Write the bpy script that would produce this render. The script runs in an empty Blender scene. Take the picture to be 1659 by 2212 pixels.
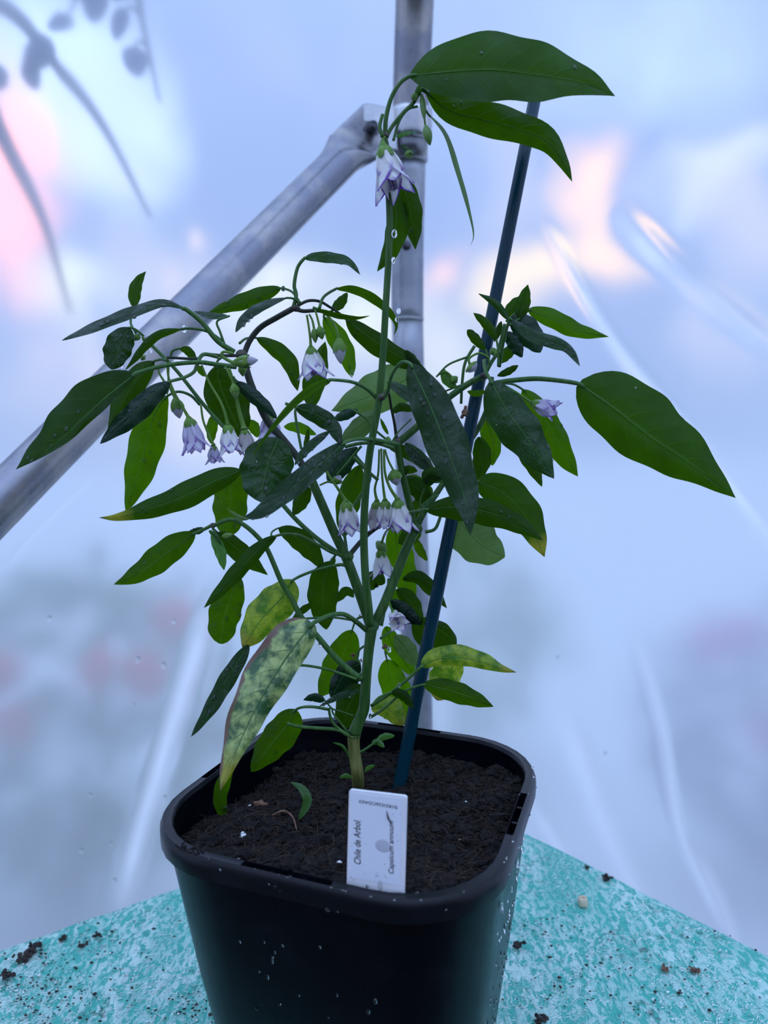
import bpy, math, random
import numpy as np
from mathutils import Vector, Matrix, noise as mnoise

sc = bpy.context.scene
COL = sc.collection
rnd = random.Random(7)

# ------------------------------------------------------------------ camera
F = 1530.0; CX, CY = 829.5, 1106.0
PITCH = math.radians(-5.1)
CAM = Vector((0, 0, 0.411))
FWD = Vector((0, math.cos(PITCH), math.sin(PITCH)))
UPV = Vector((0, -math.sin(PITCH), math.cos(PITCH)))
RGT = Vector((1, 0, 0))
cd = bpy.data.cameras.new('camera'); cam = bpy.data.objects.new('camera', cd); COL.objects.link(cam)
cam.location = CAM; cam.rotation_euler = (math.pi/2 + PITCH, 0, 0)
cd.sensor_fit = 'VERTICAL'; cd.sensor_height = 36.0; cd.lens = 36.0*F/2212.0
cd.clip_start = 0.01
cd.dof.use_dof = True; cd.dof.focus_distance = .45; cd.dof.aperture_fstop = cd.lens/3.6    # a phone lens, about 3.6 mm wide open
sc.camera = cam

def ray(px, py):
    return FWD + RGT*((px-CX)/F) + UPV*(-(py-CY)/F)
def P(px, py, y):                       # point of the place at ground distance y seen in that direction
    d = ray(px, py); return CAM + d*(y/d.y)
def PZ(px, py, z):                      # point at height z
    d = ray(px, py); return CAM + d*((z-CAM.z)/d.z)

# ------------------------------------------------------------------ world
def N(nt, t, **kw):
    n = nt.nodes.new(t)
    for k, v in kw.items(): setattr(n, k, v)
    return n
def L(nt, a, b): nt.links.new(a, b)
def M_(nt, op, a, b=None, c=None, clamp=False):
    n = N(nt, 'ShaderNodeMath', operation=op); n.use_clamp = clamp
    for i, v in enumerate((a, b, c)):
        if v is None: continue
        if isinstance(v, (int, float)): n.inputs[i].default_value = v
        else: L(nt, v, n.inputs[i])
    return n.outputs[0]
def MIXC(nt, fac, a, b, mode='MIX'):
    n = N(nt, 'ShaderNodeMix', data_type='RGBA', blend_type=mode)
    for s, v in ((n.inputs[0], fac), (n.inputs[6], a), (n.inputs[7], b)):
        if isinstance(v, (int, float)): s.default_value = v
        elif isinstance(v, tuple): s.default_value = (*v[:3], 1)
        else: L(nt, v, s)
    return n.outputs[2]
def RAMP(nt, fac, stops, interp='LINEAR'):
    n = N(nt, 'ShaderNodeValToRGB'); n.color_ramp.interpolation = interp
    e = n.color_ramp.elements
    while len(e) < len(stops): e.new(0.5)
    for el, (p, c) in zip(e, stops): el.position = p; el.color = (*c[:3], 1)
    L(nt, fac, n.inputs[0]); return n.outputs[0]
def NOISE(nt, vec, scale, detail=3, rough=0.5, dist=0.0):
    n = N(nt, 'ShaderNodeTexNoise'); n.inputs['Scale'].default_value = scale
    n.inputs['Detail'].default_value = detail; n.inputs['Roughness'].default_value = rough
    n.inputs['Distortion'].default_value = dist
    if vec is not None: L(nt, vec, n.inputs['Vector'])
    return n

SKY = 1.0
FIOR = 1.22                              # bending of the film, shared by sky placement and film
w = bpy.data.worlds.new('evening_sky'); sc.world = w; w.use_nodes = True
nt = w.node_tree; nt.nodes.clear()
geo = N(nt, 'ShaderNodeTexCoord'); D = geo.outputs['Generated']
sep = N(nt, 'ShaderNodeSeparateXYZ'); L(nt, D, sep.inputs[0])
elev = M_(nt, 'MULTIPLY_ADD', sep.outputs[2], 0.5, 0.5)
base = RAMP(nt, elev, [(0.0, (0.20, 0.26, 0.42)), (0.48, (0.30, 0.39, 0.66)), (0.58, (0.35, 0.455, 0.78)),
                       (0.70, (0.42, 0.54, 0.92)), (1.0, (1.35, 1.70, 2.60))])
# soft cloud cover all round
cl = NOISE(nt, D, 3.2, 3, 0.55)
clf = RAMP(nt, cl.outputs[0], [(0.42, (0, 0, 0)), (0.62, (1, 1, 1))])
base = MIXC(nt, M_(nt, 'MULTIPLY', clf, 0.28), base, (0.66, 0.79, 1.12))
# sunset-lit cloud tatters in the low sky
wn = NOISE(nt, D, 9.0, 2, 0.6)
off = N(nt, 'ShaderNodeVectorMath', operation='MULTIPLY_ADD'); L(nt, wn.outputs['Color'], off.inputs[0])
off.inputs[1].default_value = (0.13, 0.13, 0.13); off.inputs[2].default_value = (-0.065, -0.065, -0.065)
dd = N(nt, 'ShaderNodeVectorMath', operation='ADD'); L(nt, D, dd.inputs[0]); L(nt, off.outputs[0], dd.inputs[1])
DW = dd.outputs[0]
band = RAMP(nt, sep.outputs[2], [(0.0, (0, 0, 0)), (0.06, (1, 1, 1)), (0.28, (1, 1, 1)), (0.42, (0, 0, 0))])
gen = NOISE(nt, D, 5.0, 1, 0.5); gen.inputs['Scale'].default_value = 6.5
genf = RAMP(nt, gen.outputs[0], [(0.56, (0, 0, 0)), (0.70, (1, 1, 1))])
base = MIXC(nt, M_(nt, 'MULTIPLY', M_(nt, 'MULTIPLY', genf, band), 0.7), base, (1.05, .92, .95))
CLOUDS = [  # direction (as pixel), half size x, y, colour, strength
    (1275, 430, 70, 75, (1.9, 1.15, .82), .9), (1310, 545, 95, 62, (2.0, 1.25, .80), .95),
    (1150, 590, 70, 75, (2.0, 1.35, .8), .9), (985, 590, 42, 38, (2.1, 1.1, .8), .9),
     
    (1580, 370, 110, 50, (1.2, 1.2, 1.45), .6), (1420, 120, 220, 120, (.85, 1.02, 1.45), .6),
    (30, 330, 60, 150, (2.4, 1.0, .95), .95), (45, 520, 45, 80, (2.2, .9, .85), .95),
    (70, 210, 22, 60, (2.6, 1.5, 1.4), .7), (100, 130, 150, 120, (1.05, 1.25, 1.65), .9),
    (180, 330, 70, 90, (1.15, 1.28, 1.65), .9), (290, 270, 80, 110, (1.05, 1.2, 1.6), .8), (250, 420, 50, 55, (1.1, 1.2, 1.5), .7),
    (165, 645, 55, 60, (1.7, 1.65, 1.2), .75), (390, 555, 20, 22, (2.6, 1.7, 1.2), .8), (80, 750, 18, 55, (2.0, 1.4, 1.2), .7),
    (185, 750, 16, 35, (2.0, 1.4, 1.2), .7), (640, 600, 90, 70, (1.6, 1.45, 1.1), .7), (790, 690, 70, 70, (1.6, 1.5, .95), .7),
    (560, 700, 120, 60, (1.35, 1.3, 1.15), .6), (450, 930, 130, 90, (1.7, 1.4, 1.15), .7), 
    (75, 590, 13, 45, (2.2, 1.1, 1.0), .8), (30, 460, 18, 40, (2.4, 1.0, .95), .8), (105, 640, 24, 26, (1.5, 1.4, 1.2), .7), (325, 625, 11, 30, (2.0, 1.2, 1.0), .7),
    (15, 830, 16, 34, (1.5, 1.25, 1.1), .6), (1100, 640, 60, 60, (1.9, 1.4, .8), .6), 
    (960, 760, 70, 110, (1.6, 1.4, 1.0), .6), 
]
for (px, py, sx, sy, c, st) in CLOUDS:
    d = ray(px, py).normalized(); d = Vector((d.x/FIOR, 0, d.z/FIOR)); d.y = math.sqrt(1-d.x**2-d.z**2)
    sx, sy = F*FIOR/sx, F*FIOR/sy
    ma = N(nt, 'ShaderNodeVectorMath', operation='MULTIPLY_ADD'); L(nt, DW, ma.inputs[0])
    ma.inputs[1].default_value = (sx, 1.0, sy); ma.inputs[2].default_value = (-d.x*sx, -d.y, -d.z*sy)
    ln = N(nt, 'ShaderNodeVectorMath', operation='LENGTH'); L(nt, ma.outputs[0], ln.inputs[0])
    fr = M_(nt, 'MULTIPLY_ADD', ln.outputs['Value'], -st*1.1, st*1.42, clamp=True)
    base = MIXC(nt, fr, base, c)
base = MIXC(nt, 1.0, base, (.93, 1.0, 1.03), 'MULTIPLY')
bg = N(nt, 'ShaderNodeBackground'); L(nt, base, bg.inputs[0]); bg.inputs[1].default_value = SKY
wo = N(nt, 'ShaderNodeOutputWorld'); L(nt, bg.outputs[0], wo.inputs[0])

vs = sc.view_settings
vs.view_transform = 'Standard'; vs.look = 'None'; vs.exposure = 0.44; vs.gamma = 1.0; vs.use_curve_mapping = False

cy = sc.cycles
cy.max_bounces = 8; cy.diffuse_bounces = 3; cy.glossy_bounces = 3; cy.transmission_bounces = 6; cy.transparent_max_bounces = 4

# ------------------------------------------------------------------ mesh helpers
WORLD0 = {}
def wpos(o): return WORLD0.get(o.name, Vector((0, 0, 0))) if o else Vector((0, 0, 0))
def mk(name, verts, faces, mat, parent=None, origin=None, uv=None, smooth=True, fmat=None):
    o0 = Vector(origin) if origin is not None else (Vector(verts[0]) if parent else Vector((0, 0, 0)))
    me = bpy.data.meshes.new(name)
    me.from_pydata([tuple(Vector(v)-o0) for v in verts], [], faces)
    if uv is not None:
        lay = me.uv_layers.new(name='UVMap')
        idx = np.empty(len(me.loops), dtype=np.int32); me.loops.foreach_get('vertex_index', idx)
        lay.data.foreach_set('uv', np.asarray(uv, dtype=np.float32)[idx].ravel())
    if smooth: me.polygons.foreach_set('use_smooth', [True]*len(me.polygons))
    for m in (mat if isinstance(mat, list) else [mat]): me.materials.append(m)
    if fmat is not None: me.polygons.foreach_set('material_index', fmat)
    ob = bpy.data.objects.new(name, me); COL.objects.link(ob)
    ob.parent = parent; ob.location = o0 - wpos(parent)
    WORLD0[ob.name] = o0
    return ob
def empty(name, loc):
    o = bpy.data.objects.new(name, None); COL.objects.link(o); o.location = loc; o.empty_display_size = 0.02
    WORLD0[o.name] = Vector(loc); return o
def tag(o, label, cat, group=None, kind=None):
    o['label'] = label; o['category'] = cat
    if group: o['group'] = group
    if kind: o['kind'] = kind
    return o
def structure(o, label=None):
    o['kind'] = 'structure'
    if label: o['label'] = label
    return o
def crom(pts, n):
    """Catmull-Rom through pts (arrays of any dimension), n samples per whole curve, arc spaced"""
    p = np.array([list(q) for q in pts], float)
    if len(p) == 2:
        return p[0] + (p[1]-p[0])*np.linspace(0, 1, n)[:, None]
    e = np.vstack([2*p[0]-p[1], p, 2*p[-1]-p[-2]])
    out = []
    for i in range(1, len(e)-2):
        for k in range(12):
            t = k/12
            a, b, c, d = e[i-1], e[i], e[i+1], e[i+2]
            out.append(0.5*(2*b+(c-a)*t+(2*a-5*b+4*c-d)*t*t+(3*b-a-3*c+d)*t**3))
    out.append(p[-1]); out = np.array(out)
    s = np.r_[0, np.cumsum(np.linalg.norm(np.diff(out[:, :3], axis=0), axis=1))]
    q = np.linspace(0, s[-1], n)
    return np.stack([np.interp(q, s, out[:, k]) for k in range(out.shape[1])], 1)
class MB:
    def __init__(s): s.v = []; s.f = []; s.m = []
    def add(s, v, f, m=0):
        k = len(s.v); s.v += [Vector(q) for q in v]; s.f += [tuple(i+k for i in q) for q in f]; s.m += [m]*len(f); return s
def tube_data(pts, rad, nseg=8, n=None, caps=True, flat=None):
    pts = [tuple(p) for p in pts]
    if not hasattr(rad, '__len__'): rad = [rad]*len(pts)
    q = [tuple(p)+(r,) for p, r in zip(pts, rad)]
    n = n or max(4, 5*(len(pts)-1)+1)
    c = crom(q, n); v = []; f = []
    prev = None
    for i in range(n):
        t = Vector(c[min(i+1, n-1)][:3]) - Vector(c[max(i-1, 0)][:3]); t.normalize()
        if prev is None:
            a = Vector((0, 0, 1)) if abs(t.z) < .9 else Vector((1, 0, 0))
            u = t.cross(a).normalized()
        else:
            u = (prev - t*prev.dot(t)).normalized()
        prev = u; b = t.cross(u)
        for k in range(nseg):
            an = 2*math.pi*k/nseg
            v.append(Vector(c[i][:3]) + (u*math.cos(an)+b*math.sin(an))*c[i][3])
    for i in range(n-1):
        for k in range(nseg):
            f.append((i*nseg+k, i*nseg+(k+1) % nseg, (i+1)*nseg+(k+1) % nseg, (i+1)*nseg+k))
    if caps:
        f.append(tuple(range(nseg-1, -1, -1))); f.append(tuple((n-1)*nseg+k for k in range(nseg)))
    return v, f
def tube(name, pts, rad, mat, parent=None, nseg=8, n=None):
    v, f = tube_data(pts, rad, nseg, n)
    return mk(name, v, f, mat, parent, origin=pts[0])
def box_data(c, sx, sy, sz, R=None):
    v = [Vector((x*sx/2, y*sy/2, z*sz/2)) for x in (-1, 1) for y in (-1, 1) for z in (-1, 1)]
    if R is not None: v = [R @ q for q in v]
    v = [q+Vector(c) for q in v]
    return v, [(0, 1, 3, 2), (4, 6, 7, 5), (0, 4, 5, 1), (2, 3, 7, 6), (0, 2, 6, 4), (1, 5, 7, 3)]
def ico():
    t = (1+5**.5)/2
    v = [Vector(q).normalized() for q in [(-1, t, 0), (1, t, 0), (-1, -t, 0), (1, -t, 0), (0, -1, t), (0, 1, t), (0, -1, -t), (0, 1, -t), (t, 0, -1), (t, 0, 1), (-t, 0, -1), (-t, 0, 1)]]
    f = [(0,11,5),(0,5,1),(0,1,7),(0,7,10),(0,10,11),(1,5,9),(5,11,4),(11,10,2),(10,7,6),(7,1,8),(3,9,4),(3,4,2),(3,2,6),(3,6,8),(3,8,9),(4,9,5),(2,4,11),(6,2,10),(8,6,7),(9,8,1)]
    return v, f
ICO = ico()
def lump(c, r, R=rnd, sx=1, sy=1, sz=1, jag=.3):
    return [Vector(c)+Vector((q.x*sx, q.y*sy, q.z*sz))*r*(1+R.uniform(-jag, jag)) for q in ICO[0]], ICO[1]
def uvsphere(nu=10, nv=6):
    v = [Vector((0, 0, 1))]; f = []
    for j in range(1, nv):
        th = math.pi*j/nv
        for i in range(nu):
            a = 2*math.pi*i/nu; v.append(Vector((math.sin(th)*math.cos(a), math.sin(th)*math.sin(a), math.cos(th))))
    v.append(Vector((0, 0, -1)))
    for i in range(nu): f.append((0, 1+i, 1+(i+1) % nu))
    for j in range(nv-2):
        for i in range(nu):
            a = 1+j*nu; f.append((a+i, a+nu+i, a+nu+(i+1) % nu, a+(i+1) % nu))
    e = len(v)-1; a = 1+(nv-2)*nu
    for i in range(nu): f.append((e, a+(i+1) % nu, a+i))
    return v, f
SPH = uvsphere()
def frame_to(axis):
    axis = Vector(axis).normalized()
    a = Vector((0, 0, 1)) if abs(axis.z) < .9 else Vector((1, 0, 0))
    u = a.cross(axis).normalized(); return u, axis.cross(u), axis
def dome(c, nrm, r, h=.5, stretch=1.0, sdir=None):
    u, b, n = frame_to(nrm)
    if sdir is not None:
        u = (Vector(sdir)-n*Vector(sdir).dot(n)); u = u.normalized() if u.length > 1e-6 else frame_to(nrm)[0]; b = n.cross(u)
    v = [Vector(c)+u*q.x*r*stretch+b*q.y*r+n*(q.z*r*h) for q in SPH[0]]
    return v, SPH[1]

# ------------------------------------------------------------------ materials
def new_mat(name):
    m = bpy.data.materials.new(name); m.use_nodes = True; t = m.node_tree; t.nodes.clear()
    o = N(t, 'ShaderNodeOutputMaterial'); return m, t, o
def princ(t, color, rough=.5, spec=.5, metal=0.0, **kw):
    p = N(t, 'ShaderNodeBsdfPrincipled')
    for k, v in (('Base Color', color), ('Roughness', rough), ('Specular IOR Level', spec), ('Metallic', metal)):
        if isinstance(v, tuple): p.inputs[k].default_value = (*v[:3], 1)
        elif isinstance(v, (int, float)): p.inputs[k].default_value = v
        else: L(t, v, p.inputs[k])
    for k, v in kw.items(): p.inputs[k.replace('_', ' ')].default_value = v
    return p
def bump(t, h, strength, dist, bsdf):
    b = N(t, 'ShaderNodeBump'); b.inputs['Strength'].default_value = strength; b.inputs['Distance'].default_value = dist
    L(t, h, b.inputs['Height']); L(t, b.outputs[0], bsdf.inputs['Normal']); return b
def objco(t): return N(t, 'ShaderNodeTexCoord').outputs['Object']
def gpos(t): return N(t, 'ShaderNodeNewGeometry').outputs['Position']
def simple(name, c1, c2=None, scale=60, rough=.5, spec=.5, metal=0.0, bmp=0.0, bscale=None, bd=.001, detail=4):
    m, t, o = new_mat(name)
    g = gpos(t); col = c1
    if c2: col = MIXC(t, RAMP(t, NOISE(t, g, scale, detail).outputs[0], [(.35, (0, 0, 0)), (.65, (1, 1, 1))]), c1, c2)
    p = princ(t, col, rough, spec, metal)
    if bmp: bump(t, NOISE(t, g, bscale or scale, 4).outputs[0], bmp, bd, p)
    L(t, p.outputs[0], o.inputs[0]); return m

def leaf_mat(name, base, trans, vein, rough=.38, tr=.45, mott=None, mamt=0.0, tip=None, scorch=0.0, spec=.5, wet=.0):
    m, t, o = new_mat(name)
    uv = N(t, 'ShaderNodeTexCoord').outputs['UV']
    s = N(t, 'ShaderNodeSeparateXYZ'); L(t, uv, s.inputs[0])
    u = s.outputs[0]; av = M_(t, 'ABSOLUTE', M_(t, 'MULTIPLY_ADD', s.outputs[1], 2.0, -1.0))
    g = gpos(t)
    # side veins sweep forward to the margin, midrib tapers to the tip
    ph = M_(t, 'FRACT', M_(t, 'MULTIPLY', M_(t, 'SUBTRACT', u, M_(t, 'MULTIPLY', M_(t, 'POWER', av, 1.3), .17)), 8.0))
    dv = M_(t, 'ABSOLUTE', M_(t, 'SUBTRACT', ph, .5))
    side = M_(t, 'MULTIPLY', M_(t, 'SUBTRACT', 1.0, M_(t, 'MULTIPLY', dv, 16.0), clamp=True), M_(t, 'SUBTRACT', 1.0, M_(t, 'MULTIPLY', av, 1.05), clamp=True))
    mid = M_(t, 'SUBTRACT', 1.0, M_(t, 'MULTIPLY', av, 16.0), clamp=True)
    vm = M_(t, 'MAXIMUM', M_(t, 'MULTIPLY', side, .75), mid, clamp=True)
    n1 = NOISE(t, g, 55, 4, .6)
    rn = N(t, 'ShaderNodeObjectInfo').outputs['Random']
    var = M_(t, 'MULTIPLY_ADD', rn, .5, .75)
    var = M_(t, 'MULTIPLY', var, M_(t, 'MULTIPLY_ADD', n1.outputs[0], .7, .65))
    def build(c, vc, mc):
        h = N(t, 'ShaderNodeVectorMath', operation='SCALE'); h.inputs[0].default_value = c; L(t, var, h.inputs['Scale'])
        k = h.outputs[0]
        if mott:
            mo = NOISE(t, g, 120, 3, .6)
            mf = RAMP(t, mo.outputs[0], [(.40, (0, 0, 0)), (.62, (1, 1, 1))])
            mf = M_(t, 'MULTIPLY', mf, M_(t, 'SUBTRACT', mamt, M_(t, 'MULTIPLY', vm, .6), clamp=True))
            k = MIXC(t, mf, k, mc)
        k = MIXC(t, M_(t, 'MULTIPLY', vm, .4), k, vc)
        if tip:
            tn = M_(t, 'ADD', u, M_(t, 'MULTIPLY_ADD', n1.outputs[0], .14, -.07))
            k = MIXC(t, M_(t, 'MULTIPLY_ADD', tn, 9.0, -7.0, clamp=True), k, (.30, .30, .025))
            k = MIXC(t, M_(t, 'MULTIPLY_ADD', tn, 16.0, -15.1, clamp=True), k, (.05, .022, .012))
        if scorch:
            sn = NOISE(t, g, 70, 3, .6).outputs[0]
            sf = M_(t, 'MULTIPLY_ADD', M_(t, 'ADD', av, M_(t, 'MULTIPLY', sn, .9)), 8.0, -9.5, clamp=True)
            sf = M_(t, 'MULTIPLY', sf, M_(t, 'LESS_THAN', s.outputs[1], .5))
            k = MIXC(t, M_(t, 'MULTIPLY', sf, scorch), k, (.16, .085, .05))
        return k
    p = princ(t, build(base, vein, mott), rough, spec)
    p.inputs['Coat Weight'].default_value = wet; p.inputs['Coat Roughness'].default_value = .06
    hgt = M_(t, 'MULTIPLY_ADD', vm, -.4, M_(t, 'MULTIPLY', n1.outputs[0], .8))
    bump(t, hgt, .8, .0013, p)
    if wet > .3:                        # a broken film of rain water over the blade
        cb = N(t, 'ShaderNodeBump'); cb.inputs['Strength'].default_value = 1.0; cb.inputs['Distance'].default_value = .0045
        wn_ = NOISE(t, g, 85, 3, .55, .8).outputs[0]
        L(t, wn_, cb.inputs['Height']); L(t, cb.outputs[0], p.inputs['Coat Normal'])
        L(t, M_(t, 'MULTIPLY', RAMP(t, NOISE(t, g, 60, 3, .6, .5).outputs[0], [(.45, (.25, .25, .25)), (.6, (1, 1, 1))]), wet), p.inputs['Coat Weight'])
    tl = N(t, 'ShaderNodeBsdfTranslucent'); L(t, build(trans, tuple(min(1, x*1.8) for x in trans), tuple(min(1, x*1.1) for x in (mott or trans))), tl.inputs[0])
    mx = N(t, 'ShaderNodeMixShader'); mx.inputs[0].default_value = tr
    L(t, p.outputs[0], mx.inputs[1]); L(t, tl.outputs[0], mx.inputs[2]); L(t, mx.outputs[0], o.inputs[0]); return m
G1 = dict(base=(.0075, .028, .0022), trans=(.065, .185, .0006), vein=(.026, .075, .010), spec=.12)
LM = {
    'g': leaf_mat('leaf_green', **G1, tr=.42),
    'b': leaf_mat('leaf_backlit_green', (.014, .048, .003), (.13, .34, .001), (.055, .14, .02), tr=.5, spec=.12),  # backlit leaves: the glow from behind is put into brighter colours
    'd': leaf_mat('leaf_shaded_green', (.005, .025, .014), (.016, .075, .006), (.012, .04, .02), rough=.33, tr=.3, spec=.35),  # upper faces in shade: the shade is put into a darker green
    'w': leaf_mat('leaf_wet_green', (.006, .028, .007), (.045, .15, .002), (.020, .060, .016), rough=.45, tr=.32, spec=.10, wet=.55),
    'u': leaf_mat('leaf_underside', (.10, .17, .055), (.12, .25, .03), (.16, .25, .10), rough=.6, tr=.42),
    'y': leaf_mat('leaf_yellowing', (.05, .15, .012), (.17, .40, .01), (.14, .28, .04), tr=.5, mott=(.36, .46, .03), mamt=1.0, tip=True),
    't': leaf_mat('leaf_yellow_tip', **G1, tr=.42, tip=True),
    'c': leaf_mat('leaf_chlorotic', (.035, .11, .035), (.05, .16, .02), (.05, .14, .05), rough=.34, tr=.28, mott=(.42, .52, .16), mamt=1.0, scorch=1.0, tip=True, wet=.25),
    's': leaf_mat('leaf_seedling', (.05, .15, .03), (.10, .28, .02), (.10, .22, .06), tr=.4),
}
def stem_mat(name, c1, c2, rough=.4):
    m, t, o = new_mat(name); g = gpos(t)
    mp = N(t, 'ShaderNodeMapping'); mp.inputs['Scale'].default_value = (1, 1, .12); L(t, g, mp.inputs[0])
    n = NOISE(t, mp.outputs[0], 420, 3); n2 = NOISE(t, g, 35, 3)
    f = RAMP(t, n.outputs[0], [(.35, (0, 0, 0)), (.7, (1, 1, 1))])
    c = MIXC(t, f, c1, c2); c = MIXC(t, M_(t, 'MULTIPLY', n2.outputs[0], .35), c, tuple(x*.6 for x in c1))
    p = princ(t, c, rough, .22); bump(t, n.outputs[0], .4, .0006, p)
    L(t, p.outputs[0], o.inputs[0]); return m
MS = stem_mat('stem_green', (.025, .085, .014), (.07, .15, .035))
MSD = stem_mat('stem_purple_brown', (.022, .03, .018), (.055, .055, .04))
MSB = stem_mat('stem_woody_base', (.13, .15, .03), (.24, .24, .08), .55)
MST = stem_mat('stem_leafstalk', (.04, .12, .022), (.09, .19, .05))
LMID = stem_mat('leaf_midrib', (.045, .14, .025), (.08, .20, .05))
MNODE = simple('stem_node_dark', (.03, .018, .02), (.10, .10, .06), 300, .6)
MCAL = stem_mat('calyx_green', (.09, .20, .025), (.17, .30, .05))
MBUD = simple('bud_green', (.10, .22, .035), (.16, .28, .07), 150, .4)
def petal_mat(name, white, purple, amt=1.0):
    m, t, o = new_mat(name)
    uv = N(t, 'ShaderNodeTexCoord').outputs['UV']; s = N(t, 'ShaderNodeSeparateXYZ'); L(t, uv, s.inputs[0])
    av = M_(t, 'ABSOLUTE', M_(t, 'MULTIPLY_ADD', s.outputs[1], 2.0, -1.0)); u = s.outputs[0]
    nz = NOISE(t, gpos(t), 350, 3).outputs[0]
    e = M_(t, 'ADD', av, M_(t, 'MULTIPLY_ADD', nz, .35, -.17))
    ed = M_(t, 'MULTIPLY', M_(t, 'MULTIPLY_ADD', e, 6.0, -4.2, clamp=True), M_(t, 'MULTIPLY_ADD', u, 2.6, -.75, clamp=True))
    tp = M_(t, 'MULTIPLY_ADD', u, 4.0, -3.3, clamp=True)
    f = M_(t, 'MULTIPLY', M_(t, 'MAXIMUM', ed, tp), amt)
    strk = RAMP(t, NOISE(t, uv, 18, 3).outputs[0], [(.4, (0, 0, 0)), (.7, (1, 1, 1))])
    c = MIXC(t, M_(t, 'MULTIPLY', strk, .22), white, (.55, .48, .72))
    c = MIXC(t, f, c, purple)
    p = princ(t, c, .45, .4)
    tl = N(t, 'ShaderNodeBsdfTranslucent'); L(t, c, tl.inputs[0])
    mx = N(t, 'ShaderNodeMixShader'); mx.inputs[0].default_value = .42
    L(t, p.outputs[0], mx.inputs[1]); L(t, tl.outputs[0], mx.inputs[2]); L(t, mx.outputs[0], o.inputs[0]); return m
MPET = petal_mat('petal_white_purple', (.93, .91, .86), (.20, .05, .46))
MPET2 = petal_mat('petal_lilac', (.74, .68, .80), (.25, .09, .50))
MPETW = petal_mat('petal_withered', (.55, .50, .45), (.30, .20, .32), .8)
MBUDW = petal_mat('bud_tip', (.62, .60, .62), (.22, .12, .34))
MSTAM = simple('stamen', (.10, .07, .20), (.25, .2, .3), 300, .5)
MDRY = simple('dried_brown', (.10, .045, .025), (.22, .12, .07), 250, .8, bmp=.6)
def water_mat():
    m, t, o = new_mat('water')
    p = princ(t, (1, 1, 1), .02, .5); p.inputs['Transmission Weight'].default_value = 1; p.inputs['IOR'].default_value = 1.33
    L(t, p.outputs[0], o.inputs[0]); return m
MWAT = water_mat()

# ------------------------------------------------------------------ the polytunnel shell
FILM_Y = 1.05
HP = 0.20                               # pot height = rim above the table
GZ = -0.78                              # ground level below the table top
def film_mat():
    m, t, o = new_mat('polythene_film')
    at = N(t, 'ShaderNodeAttribute'); at.attribute_name = 'crease'; cr = at.outputs['Fac']
    g = gpos(t)
    n = NOISE(t, g, 3.0, 4, .55); n2 = NOISE(t, g, 60, 3, .6)
    tl = N(t, 'ShaderNodeBsdfTranslucent'); L(t, MIXC(t, cr, (.62, .65, .70), (.95, .96, 1.0)), tl.inputs[0])
    rf = N(t, 'ShaderNodeBsdfRefraction'); rf.inputs['Color'].default_value = (.72, .75, .80, 1)
    rf.inputs['IOR'].default_value = FIOR; rf.distribution = 'GGX'
    # condensation fogs the lower part of the sheet
    sz = N(t, 'ShaderNodeSeparateXYZ'); L(t, g, sz.inputs[0])
    fg = N(t, 'ShaderNodeMapRange', interpolation_type='SMOOTHSTEP'); L(t, M_(t, 'ADD', sz.outputs[2], M_(t, 'MULTIPLY', n.outputs[0], .25)), fg.inputs[0])
    fg.inputs[1].default_value = .95; fg.inputs[2].default_value = .40; fog = fg.outputs[0]
    L(t, M_(t, 'ADD', M_(t, 'MULTIPLY_ADD', n.outputs[0], .12, .13), M_(t, 'MULTIPLY', fog, .24)), rf.inputs['Roughness'])
    mx = N(t, 'ShaderNodeMixShader')
    L(t, M_(t, 'ADD', M_(t, 'ADD', M_(t, 'MULTIPLY_ADD', n.outputs[0], .22, .27), M_(t, 'MULTIPLY', fog, .16)), M_(t, 'MULTIPLY', cr, .45), clamp=True), mx.inputs[0])
    L(t, rf.outputs[0], mx.inputs[1]); L(t, tl.outputs[0], mx.inputs[2])
    gl = N(t, 'ShaderNodeBsdfGlossy'); gl.inputs['Roughness'].default_value = .18
    lw = N(t, 'ShaderNodeFresnel'); lw.inputs['IOR'].default_value = 1.35
    b = N(t, 'ShaderNodeBump'); b.inputs['Strength'].default_value = .12; b.inputs['Distance'].default_value = .003; L(t, n2.outputs[0], b.inputs['Height'])
    L(t, b.outputs[0], gl.inputs['Normal'])
    m2 = N(t, 'ShaderNodeMixShader'); L(t, lw.outputs[0], m2.inputs[0]); L(t, mx.outputs[0], m2.inputs[1]); L(t, gl.outputs[0], m2.inputs[2])
    L(t, m2.outputs[0], o.inputs[0]); return m
MFILM = film_mat()
# tension folds in the sheet: polyline (as seen), width m, depth m, crease whitening plus bright light streaks put into the colour
FOLDS = [([(480, 1230), (400, 1480), (330, 1700), (250, 1990)], .016, .010, .8),
         ([(560, 1130), (500, 1300), (430, 1560)], .010, .004, .25),
         ([(1170, 470), (1320, 730), (1480, 930), (1700, 1210)], .009, .007, .85),
         ([(1330, 440), (1480, 600), (1700, 780)], .018, .006, .35),
         ([(1350, 1330), (1420, 1560), (1470, 1800), (1600, 2080)], .009, .006, .45),
         ([(1210, 1500), (1300, 1760), (1420, 2040)], .018, .005, .35),
         ([(1480, 1800), (1560, 1960), (1640, 2200)], .010, .006, .4),
         ([(1130, 1700), (1220, 1850), (1300, 2040)], .010, .004, .3),
         ([(940, 900), (945, 1300), (960, 1700)], .020, .004, .35),
         ([(0, 1235), (60, 1165), (150, 1080), (220, 1020)], .003, .0015, .35)]
FS = []
for pl, wd, dp, wh in FOLDS:
    q = crom([(P(a, b, FILM_Y).x, P(a, b, FILM_Y).z, 0) for a, b in pl], 40)[:, :2]
    FS.append((q, wd, dp, wh))
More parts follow.
